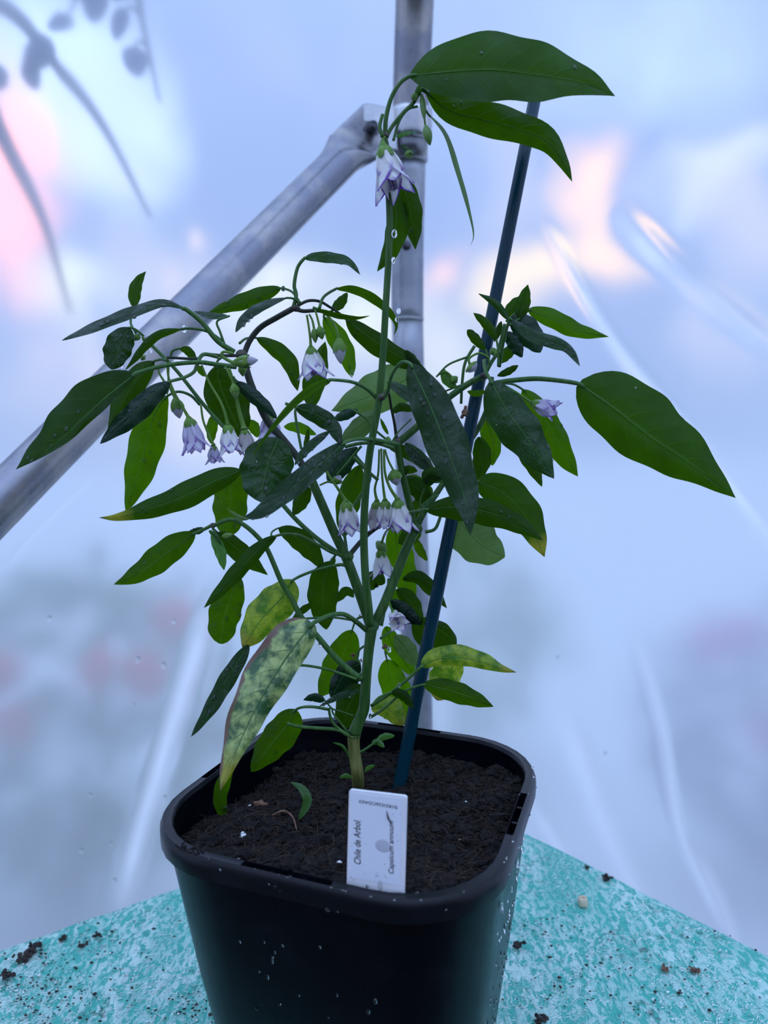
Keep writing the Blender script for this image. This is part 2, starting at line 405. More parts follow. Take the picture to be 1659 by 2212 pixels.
def film_folds(xz):
    o = np.zeros(len(xz)); c = np.zeros(len(xz))
    for q, wd, dp, wh in FS:
        m = (xz[:, 0] > q[:, 0].min()-.08) & (xz[:, 0] < q[:, 0].max()+.08) & (xz[:, 1] > q[:, 1].min()-.08) & (xz[:, 1] < q[:, 1].max()+.08)
        w_ = np.nonzero(m)[0]
        if not len(w_): continue
        qq = crom([(a, b, 0) for a, b in q], 160)[:, :2]
        d2 = ((xz[w_, None, :]-qq[None])**2).sum(2); k = d2.argmin(1); d = np.sqrt(d2.min(1))
        fade = np.clip(np.minimum(k/32, (159-k)/32), 0, 1)
        e = np.exp(-(d/wd)**2)*fade
        o[w_] += dp*e; c[w_] = np.maximum(c[w_], wh*e)
    return o, c
def build_film():
    xs = np.concatenate([np.linspace(-3.5, -.75, 10)[:-1], np.linspace(-.75, .75, 300), np.linspace(.75, 3.5, 10)[1:]])
    prof = [(FILM_Y, GZ)]
    prof += [(FILM_Y, z) for z in np.linspace(-.40, 1.25, 330)]
    a = 1.65; zc = 1.25; hh = .95
    for k in range(1, 13):                                # roof sheet stops short above the viewer, an added opening for sky light
        an = math.pi*k/25
        prof.append((FILM_Y-a+a*math.cos(an), zc+hh*math.sin(an)))
    nx = len(xs); npf = len(prof)
    pr = np.array(prof); X = np.tile(xs, npf); Yp = np.repeat(pr[:, 0], nx); Z = np.repeat(pr[:, 1], nx)
    o, cr = film_folds(np.stack([X, Z], 1))
    flat = np.abs(Yp-FILM_Y) < 1e-6
    for t in np.nonzero(flat)[0]:
        x, z = X[t], Z[t]
        o[t] += .012*mnoise.noise(Vector((x*2.2, z*2.2, 1.7)))+.0025*mnoise.noise(Vector((x*11, z*5, 4.1)))
    o[~flat] = 0; cr[~flat] = 0
    v = list(zip(X, Yp-o, Z))
    f = [(j*nx+i, j*nx+i+1, (j+1)*nx+i+1, (j+1)*nx+i) for j in range(npf-1) for i in range(nx-1)]
    ob = mk('wall_back', v, f, MFILM)
    at = ob.data.attributes.new('crease', 'FLOAT', 'POINT'); at.data.foreach_set('value', cr.astype(np.float32))
    structure(ob, 'milky polythene polytunnel film with tension folds'); return ob
film = build_film()
# condensation beads on the film
MBEAD = MWAT
for (px, py, r) in [(107, 1336, 4.5), (298, 1425, 5), (353, 1437, 5), (375, 1342, 4), (195, 1718, 4), (176, 1838, 4.5), (240, 1822, 4), (356, 1723, 4), (248, 1902, 4), (1205, 1422, 4), (1308, 1628, 3.5), (290, 1522, 3)]:
    c = P(px, py, FILM_Y-.012); v, f = dome(c, (0, -1, 0), r*FILM_Y/F*1.1, .5, 1.35, (0, 0, 1))
    mk('water_bead', v, f, MBEAD, film, origin=c)

MFLOOR = simple('earth_floor', (.055, .045, .035), (.09, .085, .06), 4, .95)
def plane(name, x0, x1, y0, y1, z, mat, n=2):
    v = [(x0+(x1-x0)*i/n, y0+(y1-y0)*j/n, z) for j in range(n+1) for i in range(n+1)]
    f = [(j*(n+1)+i, j*(n+1)+i+1, (j+1)*(n+1)+i+1, (j+1)*(n+1)+i) for j in range(n) for i in range(n)]
    return mk(name, v, f, mat, smooth=False)
structure(plane('floor', -3.6, 3.6, FILM_Y-3.4, FILM_Y, GZ, MFLOOR), 'earth floor inside the tunnel')
MGRAV = simple('pale_garden_ground', (.60, .61, .57), (.72, .72, .70), 3, .95)
structure(plane('trim_1', -60, 60, FILM_Y+.02, 90, GZ-.01, MGRAV), 'pale garden ground outside the film')
MBLOCK = simple('light_block_dark', (.05, .045, .04), (.08, .07, .06), 12, .8)  # for an added, unseen wall that keeps light from behind the viewer low
v, f = box_data((0, FILM_Y-3.34, (.6+GZ)/2), 7.2, .06, .6-GZ); structure(mk('light_block_wall', v, f, MBLOCK, smooth=False), 'added dark wall behind the viewer, dims the light from that side')

# ------------------------------------------------------------------ tunnel frame: hoop tube, joints, diagonal brace
def galv(name, c1, c2, rough=.38, metal=.85):
    m, t, o = new_mat(name); g = gpos(t)
    n = NOISE(t, g, 20, 4, .6); n2 = NOISE(t, g, 160, 4, .6)
    f = RAMP(t, n.outputs[0], [(.42, (0, 0, 0)), (.60, (1, 1, 1))])
    c = MIXC(t, f, c1, c2); c = MIXC(t, RAMP(t, n2.outputs[0], [(.62, (0, 0, 0)), (.78, (.45, .45, .45))]), c, tuple(x*.4 for x in c1))
    r = M_(t, 'MULTIPLY_ADD', n2.outputs[0], .25, rough-.12)
    p = princ(t, c, r, .5, metal); bump(t, n2.outputs[0], .12, .0006, p); L(t, p.outputs[0], o.inputs[0]); return m
MGALV = galv('galvanised_steel', (.24, .24, .27), (.38, .35, .33), .30, .92)
MGALV2 = galv('galvanised_steel_dull', (.28, .29, .33), (.40, .40, .42), .38, .6)
MZINC = galv('bright_zinc', (.50, .50, .51), (.66, .65, .63), .24, .95)
MBOLT = simple('bolt_dark', (.06, .06, .07), (.12, .12, .13), 80, .4, .5, .9)
HY = .985
def hoop_pt(px, py, y): return P(px, py, y)
hoop = empty('hoop_pole', (P(925, 1700, HY).x, HY, GZ))
pA = P(893, 118, .955); pB = P(884, 350, .975); pC = P(880, 690, HY)
b0 = P(902, 1560, HY); bl = Vector((b0.x+.01, HY, GZ))
RP = .0215
tube('tube', [pC, P(890, 1100, HY), b0, bl], [RP*1.0]*4, MGALV2, hoop, 24, 30)
tube('tube', [pB, P(880.5, 520, .982), P(880, 696, HY)], [RP*1.02]*3, MGALV2, hoop, 24, 14)
top = [P(884, 345, .973), P(890, 150, .955), P(898, -60, .92), P(905, -420, .82), P(905, -1000, .55)]
tube('tube', top, [RP*1.12]*5, MGALV, hoop, 24, 40)
def ring(name, c, ax, r, h, mat, parent):
    c = Vector(c); ax = Vector(ax).normalized()
    v, f = tube_data([c-ax*h/2, c-ax*h/2*.8, c+ax*h/2*.8, c+ax*h/2], [r*.97, r, r, r*.97], 24, 8)
    return mk(name, v, f, mat, parent, origin=c)
ring('joint_collar', P(884, 344, .974), pA-pB, RP*1.15, .006, MGALV2, hoop)
ring('joint_collar', P(880, 690, HY), pB-pC, RP*1.05, .004, MGALV2, hoop)
sc_c = P(878, 530, .982-RP); v, f = dome(sc_c, (0, -1, .1), .0065, .5); mk('fixing_screw', v, f, MBOLT, hoop, origin=sc_c)
tag(hoop, 'upright galvanised steel hoop tube of the tunnel, jointed in three lengths', 'pole')

# clamp that holds the brace
cl_c = P(868, 262, .96)
clamp = empty('pipe_clamp', cl_c)
axp = (pA-pB).normalized()
ring('band', P(889, 268, .962), axp, RP*1.26, .036, MZINC, clamp)
# flat lug of the clamp reaching out to the brace end
u = Vector((-1, -.25, .05)).normalized(); n_ = Vector((-.25, 1, 0)).normalized(); zz = u.cross(n_).normalized()
R = Matrix((u, n_, zz)).transposed()
lug = P(822, 275, .945)
mb = MB(); mb.add(*box_data(lug, .046, .005, .052, R)); mb.add(*box_data(lug+n_*.010, .046, .005, .052, R))
lo = mk('lug', mb.v, mb.f, MZINC, clamp, origin=lug, smooth=False)
bv = lo.modifiers.new('bevel', 'BEVEL'); bv.width = .0015; bv.segments = 2
bc = P(803, 278, .93)
v, f = tube_data([bc, bc+n_*.004, bc+n_*.03], [.0105, .0115, .0115], 6, 5); mk('bolt_head', v, f, MBOLT, clamp, origin=bc, smooth=False)
v, f = tube_data([bc-n_*.010, bc+n_*.01], [.0062, .0062], 12, 4); mk('bolt_shank', v, f, MBOLT, clamp, origin=bc)
tag(clamp, 'bright zinc pipe clamp with bolt holding the brace to the hoop tube', 'clamp')

def build_brace():
    a = P(812, 272, .945); e = P(0, 1085, .595); far = e+(e-a)*((e.z-GZ)/(a.z-e.z))
    ax = (far-a).normalized(); Ltot = (far-a).length
    side = ax.cross(Vector((0, 1, 0))).normalized()
    if side.dot(UPV) < 0: side = -side                      # towards the upper outline of the tube
    dep = ax.cross(side).normalized()
    if dep.y > 0: dep = -dep                                # towards the viewer
    v = []; f = []; ns = 48
    R0 = .0212
    st = [0, .003, .012, .024, .036, .044, .050, .056, .064, .072, .082, .095, .11, .13, .18, .3, .5, .8, 1.1, 1.5]
    st = [s for s in st if s < Ltot]+[Ltot]
    for s in st:
        for i in range(ns):
            an = 2*math.pi*i/ns; c_, s_ = math.cos(an), math.sin(an)
            # the pressed end: the crease runs diagonally, so each side of the tube flattens at its own place
            k = min(1, max(0, (s-.040-.016*c_)/.055)); k = k*k*(3-2*k)
            wdt = R0*(1.46*(1-k)+k); thk = R0*(.17*(1-k)+k)
            pw = 2+3.0*(1-k)
            c2 = math.copysign(abs(c_)**(2/pw), c_); s2 = math.copysign(abs(s_)**(2/pw), s_)
            ridge = .0035*math.exp(-((s-.052-.020*c2)/.005)**2) if s_ > 0 else 0
            w = wdt*c2
            cut = -w*.75*max(0, 1-s/.07)                    # end sawn upright
            rnd_ = -.006*max(0, abs(c2)-.75)/.25*max(0, 1-s/.01)
            v.append(a+ax*(s+cut-rnd_)+side*w+dep*(thk*s2+ridge))
    n = len(st)
    for i in range(n-1):
        for k in range(ns): f.append((i*ns+k, i*ns+(k+1) % ns, (i+1)*ns+(k+1) % ns, (i+1)*ns+k))
    f.append(tuple(range(ns))); f.append(tuple((n-1)*ns+k for k in range(ns-1, -1, -1)))
    r = mk('brace_tube', v, f, MGALV)
    r.data.set_sharp_from_angle(angle=math.radians(50))
    tag(r, 'diagonal galvanised brace tube with a flattened bolted end', 'pole')
build_brace()

# ------------------------------------------------------------------ table and cloth
TC = Vector((.074, .823, 0)); TA = Vector((-.389, -.262, 0)).normalized(); TB = Vector((.24, -.265, 0)).normalized()
def cloth_mat():
    m, t, o = new_mat('woven_green_fabric'); g = gpos(t)
    # weave: tangled pale fibres over teal ground, streaked along one thread direction
    mp = N(t, 'ShaderNodeMapping'); mp.inputs['Rotation'].default_value = (0, 0, .55); mp.inputs['Scale'].default_value = (1.0, .45, 1); L(t, g, mp.inputs[0])
    nd = NOISE(t, mp.outputs[0], 230, 3, .6, .7)
    nb = NOISE(t, mp.outputs[0], 16, 4, .6, .5)
    nf = NOISE(t, g, 520, 2, .5, 1.0)
    fib = RAMP(t, nd.outputs[0], [(.45, (0, 0, 0)), (.56, (1, 1, 1))])
    big = RAMP(t, nb.outputs[0], [(.33, (.25, .25, .25)), (.62, (1, 1, 1))])
    c = MIXC(t, nf.outputs[0], (.035, .34, .26), (.10, .50, .39))
    c = MIXC(t, M_(t, 'MULTIPLY', fib, M_(t, 'MULTIPLY', big, .8)), c, (.66, .80, .72))
    # trodden-in compost stains
    dn = NOISE(t, g, 13, 5, .65); dirt = RAMP(t, dn.outputs[0], [(.53, (0, 0, 0)), (.68, (1, 1, 1))])
    dn2 = NOISE(t, g, 170, 3, .6); d2 = RAMP(t, dn2.outputs[0], [(.50, (0, 0, 0)), (.60, (1, 1, 1))])
    c = MIXC(t, M_(t, 'MULTIPLY', M_(t, 'MULTIPLY', dirt, d2), .8), c, (.045, .035, .03))
    p = princ(t, c, .75, .35)
    bump(t, M_(t, 'ADD', nd.outputs[0], M_(t, 'MULTIPLY', nf.outputs[0], .4)), .9, .0025, p)
    L(t, p.outputs[0], o.inputs[0]); return m
MCLOTH = cloth_mat()
def cloth_map(u, vv):
    """u, vv: metres from the two edges that meet at the corner; negative = hanging over"""
    r = .012
    def one(s):
        if s >= r: return s, 0.0
        q = (r-s)
        an = min(q/r, math.pi/2); x = r-r*math.sin(an); z = -(r-r*math.cos(an))
        if q > r*math.pi/2: z -= q-r*math.pi/2
        return x, z
    x1, z1 = one(u); x2, z2 = one(vv)
    z = z1+z2
    p = TC + TA*0 + (TB*0)
    # distance from edge A-line is measured along TB and the other way round
    p = TC + TA*x2 + TB*x1
    wob = .0035*mnoise.noise(Vector((p.x*9, p.y*9, 3.3))) + .0016*mnoise.noise(Vector((p.x*26, p.y*26, 8.1)))
    if z < -.004: wob += .006*mnoise.noise(Vector((p.x*14, p.y*14, z*8)))
    e = p + Vector((0, 0, z+wob-.0018))
    if z < -.004: e += (Vector((p.x, p.y, 0))-Vector((0, .2, 0))).normalized()*(.004+.010*mnoise.noise(Vector((p.x*10, p.y*10, 2))))
    ov = u+vv-BENCH
    if ov > 0:                          # hangs over the front edge too
        e -= (TA+TB)*(ov/2); e.z -= ov*.7*min(1, ov/.02)
    return e
BENCH = .80
gs = np.concatenate([np.linspace(-.16, .016, 16)[:-1], np.linspace(.016, .95, 120), np.linspace(.95, 1.25, 6)[1:]])
gt = gs; v = [cloth_map(a, b) for a in gs for b in gt]; n = len(gs); m = len(gt)
f = [(i*m+j, (i+1)*m+j, (i+1)*m+j+1, i*m+j+1) for i in range(n-1) for j in range(m-1) if gs[i]+gt[j] < BENCH+.17]
cloth = mk('bench_cloth', v, f, MCLOTH, origin=TC)
tag(cloth, 'turquoise green woven fabric cloth speckled with compost, covering the bench', 'cloth')
MFLECK = simple('pale_fibre', (.42, .62, .54), (.74, .84, .78), 60, .6)
RF = random.Random(5); mb = MB(); th = .55
while len(mb.f) < 2*20000:
    ua, ub = RF.uniform(.012, .66), RF.uniform(.012, .66)
    if ua+ub > .70: continue
    q = cloth_map(ub, ua)
    if mnoise.noise(Vector((q.x*22, q.y*22, 5.5))) + .6*mnoise.noise(Vector((q.x*60, q.y*60, 1.5))) < RF.uniform(-.45, .25): continue
    a_ = th+RF.gauss(0, .55)+(math.pi if RF.random() < .5 else 0); l = RF.uniform(.0014, .0044); w_ = RF.uniform(.00012, .00030)
    d1 = Vector((math.cos(a_), math.sin(a_), RF.uniform(-.05, .2))); a2 = a_+RF.gauss(0, .7); d2 = Vector((math.cos(a2), math.sin(a2), RF.uniform(-.3, .1)))
    n1_ = Vector((-d1.y, d1.x, RF.uniform(-.5, .5)))*w_; q = q+Vector((0, 0, .0004)); m1 = q+d1*l*.5; m2 = m1+d2*l*.5
    mb.add([q-n1_, q+n1_, m1-n1_*1.2, m1+n1_*1.2, m2-n1_*.5, m2+n1_*.5], [(0, 1, 3, 2), (2, 3, 5, 4)])
o = mk('loose_fibres', mb.v, mb.f, MFLECK, cloth, origin=TC, smooth=False); o['kind'] = 'stuff'
MWOOD = simple('bench_board', (.16, .11, .07), (.24, .17, .11), 20, .7)
tb = empty('potting_bench', (0, .2, GZ))
def prism(name, poly, z0, z1, mat, parent):
    n = len(poly); v = [(p.x, p.y, z0) for p in poly]+[(p.x, p.y, z1) for p in poly]
    f = [tuple(range(n-1, -1, -1)), tuple(range(n, 2*n))]+[(i, (i+1) % n, n+(i+1) % n, n+i) for i in range(n)]
    return mk(name, v, f, mat, parent, smooth=False)
k0 = TC+(TA+TB)*.012
prism('bench_top', [k0, k0+TA*.77, k0+TB*.77], -.045, -.009, MWOOD, tb)
for q in (k0+(TA+TB)*.06, k0+TA*.62+TB*.05, k0+TB*.62+TA*.05):
    v, f = box_data((q.x, q.y, (GZ-.045)/2), .06, .06, -.045-GZ); mk('leg', v, f, MWOOD, tb, smooth=False)
tag(tb, 'wooden potting bench hidden beneath the turquoise cloth', 'bench')

# ------------------------------------------------------------------ pot
PC = Vector((-.015, .428, 0)); PROT = math.radians(-20.1)
ca, sa = math.cos(PROT), math.sin(PROT)
def prot(x, y, z): return Vector((PC.x+x*ca-y*sa+.008*(HP-z)/HP, PC.y+x*sa+y*ca, z))   # stands a little askew
SI = .095; RI = .051                     # inner half side and corner radius at the rim
def perim(half, rad, stations):
    """rounded square points at parameter stations (side index, s) ; s in [-1,1] along straight, >1 = corner arc fraction"""
    out = []
    for (k, s, c) in stations:
        st = half-rad
        if c is None: x, y = half, s*st
        else:
            an = c*math.pi/2; x, y = st+rad*math.cos(an), st+rad*math.sin(an)
        a = k*math.pi/2
        out.append((x*math.cos(a)-y*math.sin(a), x*math.sin(a)+y*math.cos(a)))
    return out
STN = []
for k in range(4):
    for s in (-1, -.75, -.56, -.54, -.2, .2, .54, .56, .75): STN.append((k, s, None))
    for c in (0, .125, .25, .375, .5, .625, .75, .875): STN.append((k, 0, c))
SLOT = [i for i, s in enumerate(STN) if s[2] is None and abs(s[1]) <= .545]
def plastic(name, c, rough=.36, spec=.35):
    m, t, o = new_mat(name); g = gpos(t)
    n = NOISE(t, g, 35, 5, .65); n2 = NOISE(t, g, 600, 2)
    d = RAMP(t, n.outputs[0], [(.52, (0, 0, 0)), (.75, (1, 1, 1))])
    col = MIXC(t, M_(t, 'MULTIPLY', d, .5), c, tuple(x*2.0+.006 for x in c))
    p = princ(t, col, M_(t, 'MULTIPLY_ADD', n.outputs[0], .2, rough-.1), spec)
    bump(t, n2.outputs[0], .05, .0004, p); L(t, p.outputs[0], o.inputs[0]); return m
MRIM = plastic('black_plastic_rim', (.0016, .0022, .0045), .32, .32)
MPOT = plastic('black_plastic', (.0006, .0009, .0035), .30, .14)
def build_pot():
    RW = .0068
    prof = [  # half side offset from SI at rim, z, slot drop
        (-.030, .004, 0), (-.0285, .012, 0), (-.013, HP-.060, 0), (-.002, HP-.016, 0), (-.0003, HP-.002, 0), (.0006, HP, 0),
        (.0012, HP+.0005, 0), (.0018, HP+.0004, 1), (.0048, HP+.0004, 1), (.0054, HP+.0005, 0), (RW-.001, HP-.0002, 0), (RW, HP-.0016, 0),
        (RW+.0005, HP-.006, 0), (RW+.0003, HP-.0112, 0), (RW-.0008, HP-.012, 0), (RW-.0018, HP-.012, 0), (.0030, HP-.0126, 0), (.0026, HP-.015, 0),
        (-.008, HP-.090, 0), (-.0245, .012, 0), (-.027, .003, 0), (-.030, .0008, 0)]
    v = []; f = []; ns = len(STN); uvs = []
    for (dx, z, sl) in prof:
        rad = max(.02, RI+dx*.8)
        for i, (x, y) in enumerate(perim(SI+dx, rad, STN)):
            zz = z - (.009 if sl and i in SLOT else 0)
            v.append(prot(x, y, zz))
    npf = len(prof)
    for j in range(npf-1):
        for i in range(ns):
            f.append((j*ns+i, j*ns+(i+1) % ns, (j+1)*ns+(i+1) % ns, (j+1)*ns+i))
    f.append(tuple(range(ns))); f.append(tuple((npf-1)*ns+i for i in range(ns-1, -1, -1)))
    pot = empty('plant_pot', prot(0, 0, 0))
    nb = 16
    # body from the skirt down + inner wall, rim as its own part
    rimj = (4, 16)
    rim_f = [q for j in range(*rimj) for q in f[j*ns:(j+1)*ns]]
    body_f = [q for j in list(range(0, rimj[0]))+list(range(rimj[1], npf-1)) for q in f[j*ns:(j+1)*ns]]+f[-2:]
    def sub(faces, name):
        used = sorted({i for q in faces for i in q}); mp = {k: i for i, k in enumerate(used)}
        o = mk(name, [v[i] for i in used], [tuple(mp[i] for i in q) for q in faces], MRIM if name == 'pot_rim' else MPOT, pot, origin=prot(0, 0, HP/2))
        o.data.set_sharp_from_angle(angle=math.radians(40)); return o
    b = sub(body_f, 'pot_body'); r = sub(rim_f, 'pot_rim')
    # partition webs in the rim slots
    for k in range(4):
        for s in (-.18, .2):
            x, y = perim(SI+.0033, RI, [(k, s, None)])[0]
            vv, ff = box_data((0, 0, 0), .0036, .002, .006, Matrix.Rotation(PROT+k*math.pi/2, 3, 'Z'))
            c = prot(x, y, HP-.0042); mk('slot_web', [q+c for q in vv], ff, MPOT, r, origin=c, smooth=False)
    tag(pot, 'square black plastic plant pot with rounded corners and a wet lipped rim', 'pot')
    return pot, b, r
pot, pot_body, pot_rim = build_pot()
# droplets running down the pot: right and front faces, rim
def pot_surf(k, s, z, extra=0.0):
    # body surface point on side k at s and height z, outward normal
    tt = (HP-.023-z)/(HP-.023-.012); dx = .003-.0275*tt
    half = SI+dx; rad = max(.02, RI+dx*.8)
    if abs(s) <= 1: x, y = perim(half, rad, [(k, s, None)])[0]; nx, ny = 1, 0
    else:
        c = abs(s)-1
        x, y = perim(half, rad, [(k, 0, c)])[0] if s > 0 else perim(half, rad, [(k-1, 0, 1-c)])[0]
        an = c*math.pi/2*(1 if s > 0 else -1); nx, ny = math.cos(an), math.sin(an)
    a = k*math.pi/2; nx, ny = nx*math.cos(a)-ny*math.sin(a), nx*math.sin(a)+ny*math.cos(a)
    return prot(x, y, z), Vector((nx*ca-ny*sa, nx*sa+ny*ca, .14)).normalized()
mb = MB(); R1 = random.Random(3)
for i in range(150):
    k = 0 if i < 105 else 3
    s = R1.uniform(-1.12, 1) if k == 0 else R1.uniform(-1, 1.3)
    z = R1.uniform(.015, HP-.03); p, nn = pot_surf(k, s, z)
    r = R1.choice([.0006, .0008, .0010, .0013, .0016]) if k == 0 else R1.choice([.0005, .0007, .0009])
    mb.add(*dome(p, nn, r, .38, R1.uniform(1.0, 2.2), (0, 0, 1)))
o = mk('water_droplets', mb.v, mb.f, MWAT, pot_body, origin=prot(0, 0, HP/2)); o['kind'] = 'stuff'
mb = MB()
for i in range(70):
    k = R1.choice([0, 0, 3, 3, 3, 2, 1]); s = R1.uniform(-1, 1); arc = R1.random() < .4
    d = R1.choice([.0010, .0056, .0060, .0074])
    x, y = perim(SI+d, RI+d*.8, [(k, s, None) if not arc else (k, 0, R1.random())])[0]
    if d == .0060 and not arc and abs(s) < .56: continue
    z = HP+.0003 if d < .007 else HP-R1.uniform(.003, .011)
    nn = Vector((0, 0, 1)) if d < .007 else (prot(x, y, 0)-prot(0, 0, 0)).normalized()
    mb.add(*dome(prot(x, y, z), nn, R1.uniform(.0004, .0010), .45, R1.uniform(1, 1.6), (R1.uniform(-1, 1), R1.uniform(-1, 1), 0)))
mdirt = MB()
for i in range(60):
    x, y = perim(SI+R1.uniform(.001, .006), RI, [(2, 0, R1.gauss(.86, .05))])[0]
    mdirt.add(*lump(prot(x, y, HP+.0006), R1.uniform(.0003, .0009), R1, 1.2, 1, .6))
DIRT_V, DIRT_F = mdirt.v, mdirt.f
o = mk('water_droplets', mb.v, mb.f, MWAT, pot_rim, origin=prot(0, 0, HP)); o['kind'] = 'stuff'

# ------------------------------------------------------------------ compost
def soil_mat():
    m, t, o = new_mat('dark_compost'); g = gpos(t)
    n = NOISE(t, g, 160, 5, .7); n2 = NOISE(t, g, 30, 3)
    c = RAMP(t, n.outputs[0], [(.30, (.0025, .0020, .0020)), (.52, (.010, .0075, .0065)), (.74, (.040, .027, .020))])
    c = MIXC(t, M_(t, 'MULTIPLY', n2.outputs[0], .4), c, (.012, .010, .010))
    p = princ(t, c, .8, .2); bump(t, n.outputs[0], 1.0, .003, p); L(t, p.outputs[0], o.inputs[0]); return m
MSOIL = soil_mat()
MFIB = simple('compost_fibre', (.018, .012, .010), (.07, .045, .03), 200, .85, .2)
def soil_z(x, y):   # local pot coordinates
    q = Vector((x, y, 0))
    h = HP-.021 + .010*mnoise.noise(q*16+Vector((3, 1, 0))) + .0042*mnoise.noise(q*60) + .0024*mnoise.noise(q*150)
    h += .010*max(0, (-y+.02))/.1 - .010*max(0, -x-.02)/.1*max(0, (y+.06)/.1)
    h += .006*max(0, x)/.1
    return min(h, HP-.004)
soil = empty('compost', prot(0, 0, HP-.03))
gx = np.linspace(-.097, .097, 110); n = len(gx); v = []; keep = {}
for i, x in enumerate(gx):
    for j, y in enumerate(gx):
        ax_, ay_ = abs(x)-(.0965-RI), abs(y)-(.0965-RI)
        d = math.hypot(max(ax_, 0), max(ay_, 0))+min(max(ax_, ay_), 0)-RI
        if d < -.0012: keep[(i, j)] = len(v); v.append(prot(x, y, soil_z(x, y)))
f = []
for i in range(n-1):
    for j in range(n-1):
        q = [(i, j), (i+1, j), (i+1, j+1), (i, j+1)]
        if all(k in keep for k in q): f.append(tuple(keep[k] for k in q))
mk('soil_surface', v, f, MSOIL, soil, origin=prot(0, 0, HP-.02))
o = mk('rim_dirt', DIRT_V, DIRT_F, MSOIL, pot_rim, smooth=False); o['kind'] = 'stuff'
R2 = random.Random(11); mb = MB(); mf = MB()
def in_pot(m=.004):
    while True:
        x, y = R2.uniform(-.095, .095), R2.uniform(-.095, .095)
        ax_, ay_ = abs(x)-(SI-RI), abs(y)-(SI-RI)
        if math.hypot(max(ax_, 0), max(ay_, 0))+min(max(ax_, ay_), 0)-RI < -m: return x, y
for i in range(5200):
    x, y = in_pot(); r = abs(R2.gauss(0, .0011))+.0006
    mb.add(*lump(prot(x, y, soil_z(x, y)+r*.3), r, R2, R2.uniform(.7, 1.6), R2.uniform(.7, 1.4), R2.uniform(.5, .9), .35))
for i in range(3600):
    x, y = in_pot(.008); a = R2.uniform(0, 6.28); l = R2.uniform(.003, .012)
    p0 = prot(x, y, soil_z(x, y)+.0005); dv = Vector((math.cos(a), math.sin(a), R2.uniform(-.1, .35)))*l
    bend = Vector((R2.uniform(-1, 1), R2.uniform(-1, 1), R2.uniform(0, 1)))*l*.25
    mf.add(*tube_data([p0, p0+dv*.5+bend, p0+dv], R2.uniform(.00008, .00024), 3, 5, False))
o = mk('soil_crumbs', mb.v, mb.f, MSOIL, soil, origin=prot(0, 0, HP-.02), smooth=False); o['kind'] = 'stuff'
o = mk('peat_fibres', mf.v, mf.f, MFIB, soil, origin=prot(0, 0, HP-.02)); o['kind'] = 'stuff'
tag(soil, 'dark fibrous potting compost filling the black pot', 'soil')
def on_soil(px, py):
    z = HP-.02
    for _ in range(12):
        p = PZ(px, py, z); lx, ly = p.x-PC.x, p.y-PC.y
        x, y = lx*ca+ly*sa, -lx*sa+ly*ca
        z = soil_z(x, y)
    return p
MPERL = simple('perlite', (.72, .70, .66), (.85, .84, .82), 200, .8)
for (px, py, r, dsc) in [(541, 1744, .0016, 'white perlite grain on compost beside the curled fallen leaf'), (524, 1809, .0024, 'cream perlite grain on compost near the left rim, largest in the pot'),
                    (955, 1861, .0014, 'white perlite grain on compost close to the front rim'), (1006, 1736, .0013, 'white perlite grain on compost behind the plant tag'),
                    (733, 1867, .0013, 'pale perlite sliver on compost left of the plant tag'), (992, 1816, .001, 'tiny perlite speck on compost right of the plant tag'), (606, 1789, .0011, 'pinkish perlite speck beside the dried leaf scrap')]:
    p = on_soil(px, py); v, f = lump(p+Vector((0, 0, r*.5)), r, R2, 1.1, 1, .9, .25)
    tag(mk('perlite_grain', v, f, MPERL, origin=p), dsc, 'perlite', 'perlite grains on the compost')

# ------------------------------------------------------------------ plant tag
MTAG = simple('tag_plastic', (.86, .84, .84), (.80, .78, .79), 90, .35)
def sticker_mat():
    m, t, o = new_mat('printed_sticker'); g = gpos(t)
    n = NOISE(t, g, 420, 4, .7); c = MIXC(t, RAMP(t, n.outputs[0], [(.66, (0, 0, 0)), (.76, (.5, .5, .5))]), (.80, .81, .87), (.30, .24, .24))
    p = princ(t, c, .3, .5); L(t, p.outputs[0], o.inputs[0]); return m
MSTK = sticker_mat()
MINK = simple('ink', (.012, .012, .02), None, rough=.5)
tb_ = PZ(812, 1922, HP+.001)                     # where the tag passes the rim
tl_, tr_ = P(755, 1703, tb_.y+.0095), P(880, 1720, tb_.y+.0005)
br_ = P(873, 1930, tb_.y+.0015); bl_ = P(751, 1912, tb_.y+.0105)
ex = ((tr_-tl_)+(br_-bl_)).normalized(); ey = ((tl_-bl_)+(tr_-br_)).normalized(); ez = ex.cross(ey).normalized()
TW = ((tr_-tl_).length+(br_-bl_).length)/2; TH = ((tl_-bl_).length+(tr_-br_).length)/2
to = (tl_+tr_)/2
tagE = empty('plant_tag', to-ey*(TH+.03))
def tp(u, vv, d=0.0): return to+ex*(u*TW)-ey*(vv*TH)+ez*d     # u -0.5..0.5, v 0..1 down
def round_plate(u0, u1, v0, v1, r, d0, d1, sl=0.0):
    pts = []
    for (cu, cv, a0) in ((u1-r/TW, v0+r/TH, 0), (u0+r/TW, v0+r/TH, 1), (u0+.0004, v1, 2), (u1-.0004, v1, 3)):
        for k in range(5):
            an = (a0+k/4)*math.pi/2
            rr = r if a0 < 2 else .0003
            pts.append((cu+rr/TW*math.cos(an), cv-rr/TH*math.sin(an)))
    n = len(pts)
    v = [tp(a, b, d0) for a, b in pts]+[tp(a, b, d1) for a, b in pts]
    return v, [tuple(range(n-1, -1, -1)), tuple(range(n, 2*n))]+[(i, (i+1) % n, n+(i+1) % n, n+i) for i in range(n)]
v, f = round_plate(-.5, .5, 0, 1.45, .0014, -.0007, .0007); mk('tag_plate', v, f, MTAG, tagE, smooth=False)
v, f = round_plate(-.452, .425, .025, .905, .0003, .0007, .00083); stk = mk('sticker', v, f, MSTK, tagE, smooth=False)
